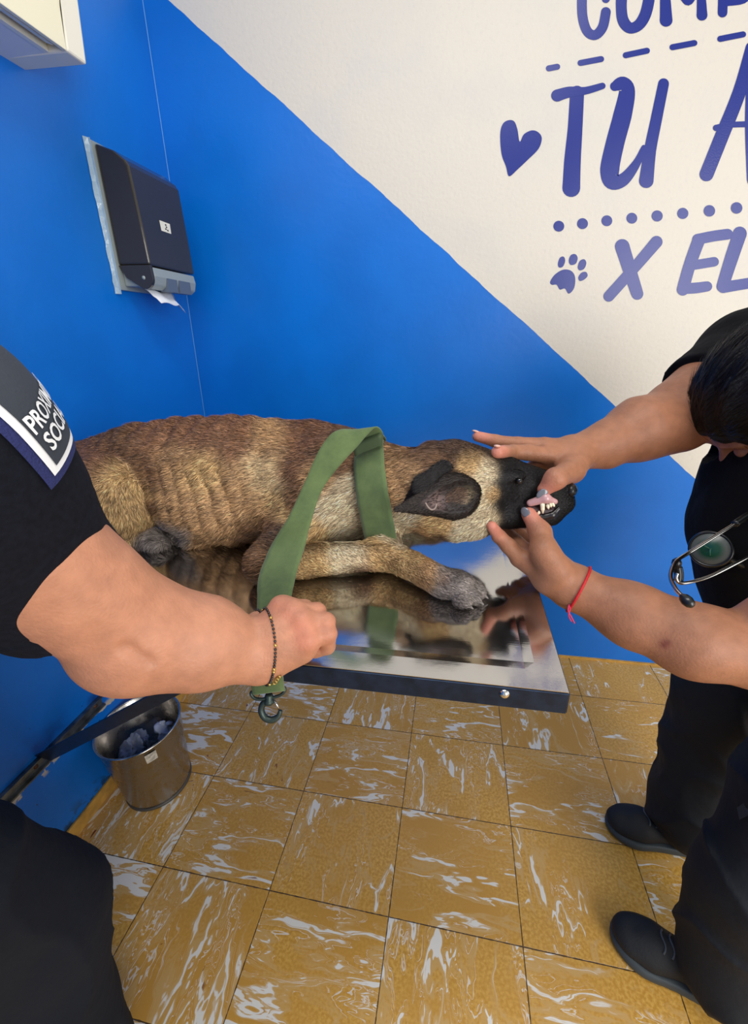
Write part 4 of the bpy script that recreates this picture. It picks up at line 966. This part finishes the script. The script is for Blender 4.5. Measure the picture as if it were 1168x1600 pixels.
V, Fq = po.mesh(.0032); polo = link_np('polo_shirt', V, Fq, M_polo, OF)
# sleeve patch wrapped round the sleeve
dc = nrm((CAM-shd)-np.dot(CAM-shd, axd)*axd); pr = nrm(np.cross(axd, dc)); 
if pr@R_ < 0: pr = -pr
RPA = .074
def on_sleeve(u, v, off=.001):
    """u metres round the sleeve (0 = patch left edge), v metres up from the patch bottom"""
    th_ = .46+np.asarray(u)/RPA; c = cuf-axd[None]*(.142+np.asarray(v))[:, None]
    o = np.cos(th_)[:, None]*dc+np.sin(th_)[:, None]*pr
    P = c+o*.13; return P, -o, off
def sleeve_pts(u, v, off):
    P, D, off = on_sleeve(u, v, off)
    for _ in range(30): P = P+D*((_ev(P[None])[0]-off)*.8)[:, None]
    return P
M_patch = [mat('patch_charcoal', srgb(50, 56, 66), .9, bump=(400, .4, .001)), mat('patch_white_print', srgb(236, 238, 240), .7), mat('patch_navy_stitching', srgb(34, 42, 96), .9, bump=(500, .9, .002))]
PW, PH = .086, .105
mb = MB()
def sheet(u0, u1, v0, v1, off, mi, nu=18, nv=6):
    U2, V2 = np.meshgrid(np.linspace(u0, u1, nu), np.linspace(v0, v1, nv)); P = sleeve_pts(U2.ravel(), V2.ravel(), off)
    mb.add(P, [(j*nu+i, j*nu+i+1, (j+1)*nu+i+1, (j+1)*nu+i) for j in range(nv-1) for i in range(nu-1)], mi)
sheet(0, PW, 0, PH, .0022, 2, 18, 16); sheet(.006, PW-.006, .006, PH-.006, .0030, 1, 18, 14); sheet(.0105, PW-.0105, .0105, PH-.0105, .0036, 0, 18, 14)
mb.build('sleeve_patch', M_patch, polo, True)
def text_mesh(txt, size, bold=0.): 
    cu = bpy.data.curves.new('t', 'FONT'); cu.body = txt; cu.size = size; cu.offset = bold; cu.resolution_u = 3; o = bpy.data.objects.new('t', cu); COL.objects.link(o)
    dg = bpy.context.evaluated_depsgraph_get(); me = bpy.data.meshes.new_from_object(o.evaluated_get(dg)); v = np.array([x.co[:] for x in me.vertices]); f = [tuple(p.vertices) for p in me.polygons]
    bpy.data.objects.remove(o); bpy.data.curves.remove(cu); bpy.data.meshes.remove(me); return v, f
for txt, size, u0, v0, wd in (('PROXIMIDAD', .0185, .0118, .0350, .068), ('SOCIAL', .0185, .0138, .0195, .047)):
    v, f = text_mesh(txt, size, .0004); v[:, 0] -= v[:, 0].min(); v[:, 0] *= wd/v[:, 0].max(); v[:, 1] *= .0122/max(v[:, 1].max(), 1e-6)
    P = sleeve_pts(u0+v[:, 0], v0+v[:, 1], .0046); link_mesh('patch_lettering', P, f, M_patch[1], polo)
# trousers, shoes, belt
tr = SDF()
tr.ell((-.69, .11, .82), (.145, .125, .12), .05); tr.ell((-.685, .08, .74), (.14, .12, .12), .05)
for hx, kx, ax_, y_ in ((-.62, -.625, -.625, .14), (-.765, -.77, -.775, .10)):
    tr.cone((hx, y_, .74), (kx, y_+.08, .45), .098, .090, .03); tr.cone((kx, y_+.08, .45), (ax_, y_+.03, .10), .088, .078, .03)
tr.disp = lambda P: .009*vnoise(P*[1, 1, .7], 7)-.009*(1-np.abs(vnoise(P*[1.2, 1.2, .8]+P[:, [2, 0, 1]]*.6, 8)))**5+.0025*vnoise(P*[1, 1, .6], 26); tr.plane((0, 0, .04), (0, 0, -1), .004)
V, Fq = tr.mesh(.006); tro = link_np('trousers', V, Fq, M_trou, OF)
for x_, y_ in ((-.68, .265), (-.785, .24)): shoe(OF, (x_, y_), (-.05, 1), .25)

# beaded bracelet
def ring_on(s, c, ax, off, n, R0=.09):
    ax = nrm(ax); a = nrm(np.cross(ax, [0, 0, 1.])); b_ = np.cross(ax, a); t = np.linspace(0, 2*math.pi, n+1)[:-1]
    o = np.cos(t)[:, None]*a+np.sin(t)[:, None]*b_; P = np.array(c)+o*R0*.9; return s.drop(P, -o, off)
BR = thing('bracelet', 'thin black beaded bracelet with gold clasp on the wrist holding the leash', 'bracelet', at(425, 1030, .48))
wx = nrm(at(440, 1000, .49)-at(360, 1012, .46)); rc = at(414, 1020, .4885)
rp = ring_on(b1, rc, wx, .0012, 64, .06)
mb = MB()
for i, p in enumerate(rp):
    if i % 1 == 0: mb.lathe([(.0001, -.0017), (.0012, -.0012), (.0017, 0), (.0012, .0012), (.0001, .0017)], p, wx, 8)
mb.build('beads', mat('black_glass_bead', srgb(24, 18, 18), .25, coat=.5), BR, True)
Mg = mat('gold_bead', srgb(206, 178, 104), .25, .9)
vis = [i for i in range(64)]; 
dd = [(p, prj(p)) for p in rp]
for k in range(0, 64, 7):
    mb = MB(); p = rp[k]-nrm(rp[k]-rc)*-.0006; mb.lathe([(.0001, -.0019), (.0014, -.0013), (.0019, 0), (.0014, .0013), (.0001, .0019)], p, wx, 10); mb.build('gold_bead', Mg, BR, True)
mb = MB(); c0 = at(436, 1056, .470)
for i in range(7):
    c = c0+(at(428, 1068, .466)-c0)*i/6; mb.tube([c+.0022*(math.cos(t)*R_+math.sin(t)*(U_ if i % 2 else W_)) for t in np.linspace(0, 2*math.pi, 11)[:-1]], .0005, 5, True)
mb.build('clasp_chain', Mg, BR, True)

def on_dog(x, y, off):
    P = dog.drop([at(x, y, .35)], ray(x, y), off, 60)[0]; return P
# ---------------- vet at the right
VT = thing('person', 'person in black scrubs leaning over the table and opening the dog muzzle', 'person', (.68, .68, 0))
v = SDF()
fw, fe = at(917, 703, 0.7172), at(1056, 657, .74)
fsh = at(1168, 552, .79)
v.cone(at(1066, 640, .74), fsh, .060, .062, .02)
v.cone(fe, at(1000, 671, .73), .059, .0535, .02); v.cone(at(1000, 671, .73), at(945, 695, .725), .0535, .038, .02); v.cone(at(945, 695, .725), fw, .038, .0285, .02)
v.cone(fw, at(892, 707, 0.711), .030, .027, .015)
FM = dict(i=at(850, 697, 0.704), m=at(858, 711, 0.6934), r=at(868, 722, 0.704), p=at(876, 730, 0.7146))
for k_, r in (('i', .015), ('m', .016), ('r', .0145), ('p', .0135)): v.cone(at(893, 707, 0.7084), FM[k_], .0235, r, .012)
v.chain([FM['i'], at(808, 694, 0.7146), at(773, 689, 0.7216), at(746, 682, 0.7234)], [.0138, .0125, .0112, .0090], .0035)
fmt = on_dog(777, 706, .0115)
v.chain([FM['m'], at(824, 707, .686), at(799, 706, .682), fmt], [.0140, .0130, .0120, .0100], .0035)
v.chain([FM['r'], at(840, 724, 0.7146), at(822, 735, 0.7234), at(812, 742, 0.726)], [.0120, .0110, .0100, .0085], .003)
v.chain([FM['p'], at(856, 734, 0.726), at(840, 742, 0.7322), at(828, 746, 0.7322)], [.0115, .0105, .0095, .008], .003)
ftt = on_dog(850, 765, .0075); ftj = on_dog(868, 748, .016)
v.chain([at(906, 714, .700), at(892, 735, .672), ftj, ftt], [.024, .0195, .0150, .0108], .010)
v.cone(at(884, 716, .700), at(888, 734, .680), .019, .018, .012)
# near arm
nw_, ne = at(892, 916, .612), at(1176, 1016, .53)
v.cone(ne, at(1080, 1000, .54), .048, .0465, .02); v.cone(at(1080, 1000, .54), at(985, 960, .575), .0465, .042, .02); v.cone(at(985, 960, .575), nw_, .042, .0300, .02)
nsh = np.array([.60, .50, 1.12]); v.cone(ne, nsh, .050, .062, .006)
v.cone(nw_, at(868, 902, 0.616), .033, .029, .015)
NM = dict(i=at(812, 872, 0.6406), m=at(826, 864, 0.6556), r=at(840, 862, 0.6662), p=at(852, 864, 0.6732))
for k_, r in (('i', .0155), ('m', .0145), ('r', .014), ('p', .013)): v.cone(at(862, 898, 0.6204), NM[k_], .0255, r, .012)
nit = on_dog(768, 822, .007)
v.chain([NM['i'], at(794, 853, .640), at(779, 838, .648), nit], [.0135, .0120, .0105, .0082], .0035)
v.chain([NM['m'], at(806, 846, 0.6794), at(796, 836, 0.6908), at(788, 828, 0.6952)], [.0125, .0115, .0100, .0085], .003)
v.chain([NM['r'], at(822, 844, 0.6908), at(812, 834, 0.6996), at(805, 828, 0.704)], [.0120, .0110, .0095, .0082], .003)
v.chain([NM['p'], at(838, 846, 0.6952), at(829, 836, 0.704), at(822, 830, 0.7066)], [.0110, .0100, .009, .0078], .003)
ntt = on_dog(826, 804, .009); ntj = ntt+(at(839, 832, .60)-at(826, 804, .60))*1.0-W_*.012
v.chain([at(868, 890, .602), at(850, 862, .602), ntj, ntt], [.0240, .0190, .0150, .0112], .010)
hc = at(1222, 640, .650)
q2, r2 = head_sdf(v, hc, (-.58, .10, -.80), (-.80, .0, .57))
hb = np.array([.66, .70, 1.10]); v.cone(hc+[.03, 0, .03], hb, .052, .06, .03); v.cone(hb, (.68, .70, 1.05), .07, .10, .05); v.cone(hb, fsh, .06, .068, .04); v.cone(hb, nsh, .06, .064, .04)
v.disp = lambda P: .0008*vnoise(P, 38)
V, Fq = v.mesh(.0026)
VB = _c(164, 112, 84); mole = v.drop([at(1037, 1008, .45)], ray(1037, 1008), 0.)[0]; pink = _c(222, 140, 124)
tips = [at(746, 682, .723), fmt, nit, ftt, ntt]
link_np('body', V, Fq, M_human, VT, col=skin_col(V, VB, [(mole, .0052, _c(128, 66, 56), .85), (mole+[.003, 0, .005], .004, _c(128, 66, 56), .7)]+[(p, .022, pink, .7) for p in tips]+[(fe, .09, _c(160, 104, 76), .5)]))
lids(q2, r2, VT)
def nail(p, ax, nr, m, w=.0062, l=.0085):
    ax = nrm(ax); nr = nrm(np.array(nr)-np.dot(nr, ax)*ax); s = SDF(); s.ell(p, (l, w, .0022), .001, rot=np.array([ax, np.cross(nr, ax), nr])); V, Fq = s.mesh(.0008); return link_np('nail', V, Fq, m, VT)
def fnail(tip, jn, nr, r, m, w, l): nail(tip+nrm(tip-jn)*.004+nrm(nr)*r, tip-jn, nr, m, w, l)
fnail(ftt+nrm(ftt-ftj)*.003, ftj, -W_-.2*R_-.25*U_, .0102, M_nail, .0072, .0095)
fnail(ntt, ntj, -W_-.8*R_, .0100, M_nail, .0066, .0090)
fnail(fmt, at(799, 706, .682), U_-.3*W_, .0088, M_nailn, .005, .0065)
fnail(at(746, 682, .7234), at(773, 689, .7216), U_-.2*W_, .0078, M_nailn, .005, .0065)
hr = SDF(); hr.ell(q2(-.014, 0, .048), (.108, .090, .092), .02, rot=r2); hr.ell(q2(-.05, 0, -.02), (.06, .078, .08), .03, rot=r2); hr.ell(q2(.112, 0, -.035), (.07, .055, .085), .025, rot=r2, op='-')
hr.cone(q2(-.10, 0, .03), q2(-.15, .02, -.06), .035, .028, .02)
hr.disp = lambda P: .0022*np.sin((P-hc)@r2[1]*260+3*vnoise(P, 14))
hair_on(hr, VT, lambda P, n: np.tile(-r2[0]-.15*r2[2], (len(P), 1)), srgb(20, 16, 15), 12000, .04)
mb = MB()
for k in range(7):
    a = q2(.03+.006*k, .075, -.03); P = spline([a, a+[-.01-.002*k, -.01, -.03], a+[-.004+.004*k, -.012, -.07], a+[.012, -.01, -.10-.004*k]], 6); mb.tube(P, .0005, 4)
mb.build('loose_hair', M_hair if False else mat('loose_black_hair', srgb(26, 22, 22), .4), VT, True)
# top
tp = SDF()
tp.ell((.635, .77, 1.03), (.190, .20, .14), .05); tp.ell((.630, .79, .90), (.195, .19, .17), .08); tp.ell((.66, .78, .76), (.175, .19, .12), .06)
scu = at(1093, 612, .755); sdir = nrm(scu-fsh)
tp.cone((.66, .74, 1.13), fsh, .085, .078, .04); tp.cone(fsh, scu+sdir*.03, .076, .068, .03)
nd_ = nrm(ne-nsh); tp.cone((.66, .70, 1.12), nsh, .08, .08, .05); tp.cone(nsh, nsh+nd_*.13, .08, .074, .03)
tp.cone(hb+[0, 0, .02], hb+nrm(hc-hb)*.06, .075, .062, .02)
_ev3 = tp.ev
def ev4(P, ctr=None, rad=None):
    D = _ev3(P, ctr, rad)
    for c, d, r in ((scu, sdir, .13), (nsh+nd_*.12, nd_, .12)):
        near = np.linalg.norm(P-c, axis=-1) < r; D = np.where(near, np.maximum(D, (P-c)@d), D)
    return D
tp.ev = ev4; tp.disp = lambda P: .005*vnoise(P, 11)-.005*np.abs(vnoise(P*[1, 1, .6]+P[:, [2, 0, 1]]*.4, 15))+.002*vnoise(P*[1, 1, .6], 30)+.002
V, Fq = tp.mesh(.0045); link_np('scrub_top', V, Fq, M_vtop, VT)
# trousers
vt = SDF()
vt.ell((.76, .70, .78), (.16, .19, .12), .06)
vt.chain([(.72, .84, .74), (.63, .86, .46), (.62, .845, .28), (.605, .80, .10)], [.115, .094, .088, .088], .03)
vt.chain([(.72, .68, .74), (.62, .60, .46), (.555, .55, .28), (.535, .505, .11)], [.112, .095, .088, .084], .03)
vt.plane((0, 0, .012), (0, 0, -1), .006)
def vd(P):
    low = np.clip((.5-P[:, 2])/.4, 0, 1)
    return (.004+.006*low)*vnoise(P*[1, 1, 1.4], 7)-(.006+.006*low)*(1-np.abs(vnoise(P*[1, 1, .8]+P[:, [2, 0, 1]]*.7, 9)))**5+.0025*vnoise(P*[1, 1, .7], 24)
vt.disp = vd
V, Fq = vt.mesh(.0055); vtro = link_np('scrub_trousers', V, Fq, M_vtrou, VT)
pl_ = vt.drop([at(x, y, .5) for x, y in ((1146, 1262), (1200, 1225), (1206, 1262), (1152, 1290))], ray(1160, 1262), .002)
link_mesh('pocket_label', np.vstack([pl_]), [(0, 1, 2, 3)], mat('grey_label', srgb(52, 56, 62), .8, bump=(300, .6, .002)), vtro)
shoe(VT, (.362, .568), (-.93, .34), .26); shoe(VT, (.420, .800), (-.985, .08), .26)
# red string bracelet
RBn = thing('string_bracelet', 'red braided string bracelet with loose ends on the vet near wrist', 'bracelet', at(898, 915, .68))
rcc = at(903, 921, .608); rax = nrm(at(985, 960, .575)-at(868, 902, .616))
rp = ring_on(v, rcc, rax, .0012, 48, .06); mb = MB()
mb.tube([p+nrm(p-rcc)*.0004*math.sin(i*2.2) for i, p in enumerate(rp)], .0019, 8, True); mb.build('red_cord', mat('red_cord', srgb(196, 24, 34), .6, bump=(500, .8, .001)), RBn, True)
mb = MB(); s0_ = at(889, 944, .588); mb.tube(spline([s0_, at(887, 954, .585), at(892, 964, .583), at(897, 974, .583)], 6), .0011, 6); mb.tube(spline([s0_, at(890, 952, .585), at(888, 962, .583), at(892, 971, .583)], 6), .0009, 6)
mb.build('loose_ends', mat('pink_red_thread', srgb(200, 52, 92), .7), RBn, True)
# stethoscope
ST = thing('stethoscope', 'black stethoscope with chrome ear tubes and green disc hanging from the vet neck', 'stethoscope', at(1110, 870, .60))
M_chr = mat('chrome_tube', srgb(206, 200, 192), .16, 1.); M_blk = mat('black_rubber', srgb(14, 16, 16), .35, coat=.3)
def tube(name, pts, r, m, par=ST):
    mb = MB(); mb.tube(spline(pts, 8), r, 12); return mb.build(name, m, par, True)
tube('ear_tube', [at(1147, 819, .60), at(1110, 842, .59), at(1075, 864, .58), at(1055, 878, .560), at(1047, 900, .535), at(1055, 920, .505), at(1068, 934, .485)], .0025, M_chr)
tube('ear_tube', [at(1190, 858, .62), at(1150, 880, .61), at(1110, 900, .60), at(1080, 909, .595), at(1062, 911, .59), at(1056, 904, .59), at(1058, 896, .59)], .0025, M_chr)
mb = MB(); d_ = nrm(at(1077, 943, .478)-at(1064, 930, .488)); mb.lathe([(.003, -.004), (.0058, .0), (.0066, .005), (.0055, .010), (.003, .013), (.0001, .0138)], at(1068, 934, .484), d_, 18); mb.build('ear_tip', M_blk, ST, True)
mb = MB(); d_ = nrm(at(1057, 872, .59)-at(1058, 884, .59)); mb.lathe([(.003, -.004), (.0055, .0), (.0064, .004), (.005, .009), (.0001, .012)], at(1057, 884, .595), d_, 18); mb.build('ear_tip', M_blk, ST, True)
tube('rubber_joint', [at(1058, 886, .60), at(1060, 898, .60), at(1059, 908, .60)], .006, M_blk)
tube('rubber_tube', [at(1147, 819, .60), at(1180, 800, .61), at(1230, 790, .63), at(1270, 830, .66), at(1230, 880, .68), at(1180, 890, .68), at(1135, 872, .67)], .005, M_blk)
dcn = at(1110, 858, .665); dn = nrm((CAM-dcn)+R_*-.15)
mb = MB(); mb.lathe([(.0001, -.012), (.020, -.012), (.0285, -.004), (.0300, .002), (.0285, .006), (.026, .007), (.0255, .004), (.0001, .004)], dcn, dn, 48); mb.build('chest_piece', M_blk, ST, True)
M_disc, nt, b = new_mat('green_grey_disc'); N, L = nt.nodes, nt.links; b.inputs['Roughness'].default_value = .3
tc = N.new('ShaderNodeNewGeometry'); vm_ = N.new('ShaderNodeVectorMath'); vm_.operation = 'DISTANCE'; L.new(tc.outputs['Position'], vm_.inputs[0]); vm_.inputs[1].default_value = tuple(dcn+dn*.0065)
cr = N.new('ShaderNodeValToRGB'); e = cr.color_ramp.elements; e[0].position = .014; e[0].color = (*srgb(12, 74, 54), 1); e[1].position = .0175; e[1].color = (*srgb(96, 102, 98), 1)
mu = N.new('ShaderNodeMath'); mu.operation = 'MULTIPLY'; L.new(vm_.outputs['Value'], mu.inputs[0]); mu.inputs[1].default_value = 1.; L.new(mu.outputs[0], cr.inputs[0]); L.new(cr.outputs[0], b.inputs['Base Color'])
mb = MB(); mb.lathe([(.0255, .0045), (.0245, .0062), (.0001, .0066)], dcn, dn, 48); mb.build('diaphragm', M_disc, ST, True)
mb = MB()
for an in (.5, 2.6, 4.7): mb.tube([dcn+dn*.0072, dcn+dn*.0072+.011*(math.cos(an)*R_+math.sin(an)*U_)], .0009, 5)
mb.build('disc_emblem', mat('pale_green_print', srgb(60, 112, 92), .4), ST, True)
tube('disc_stem', [dcn+R_*.024-dn*.004, dcn+R_*.034+U_*.006-dn*.006], .0045, M_chr)
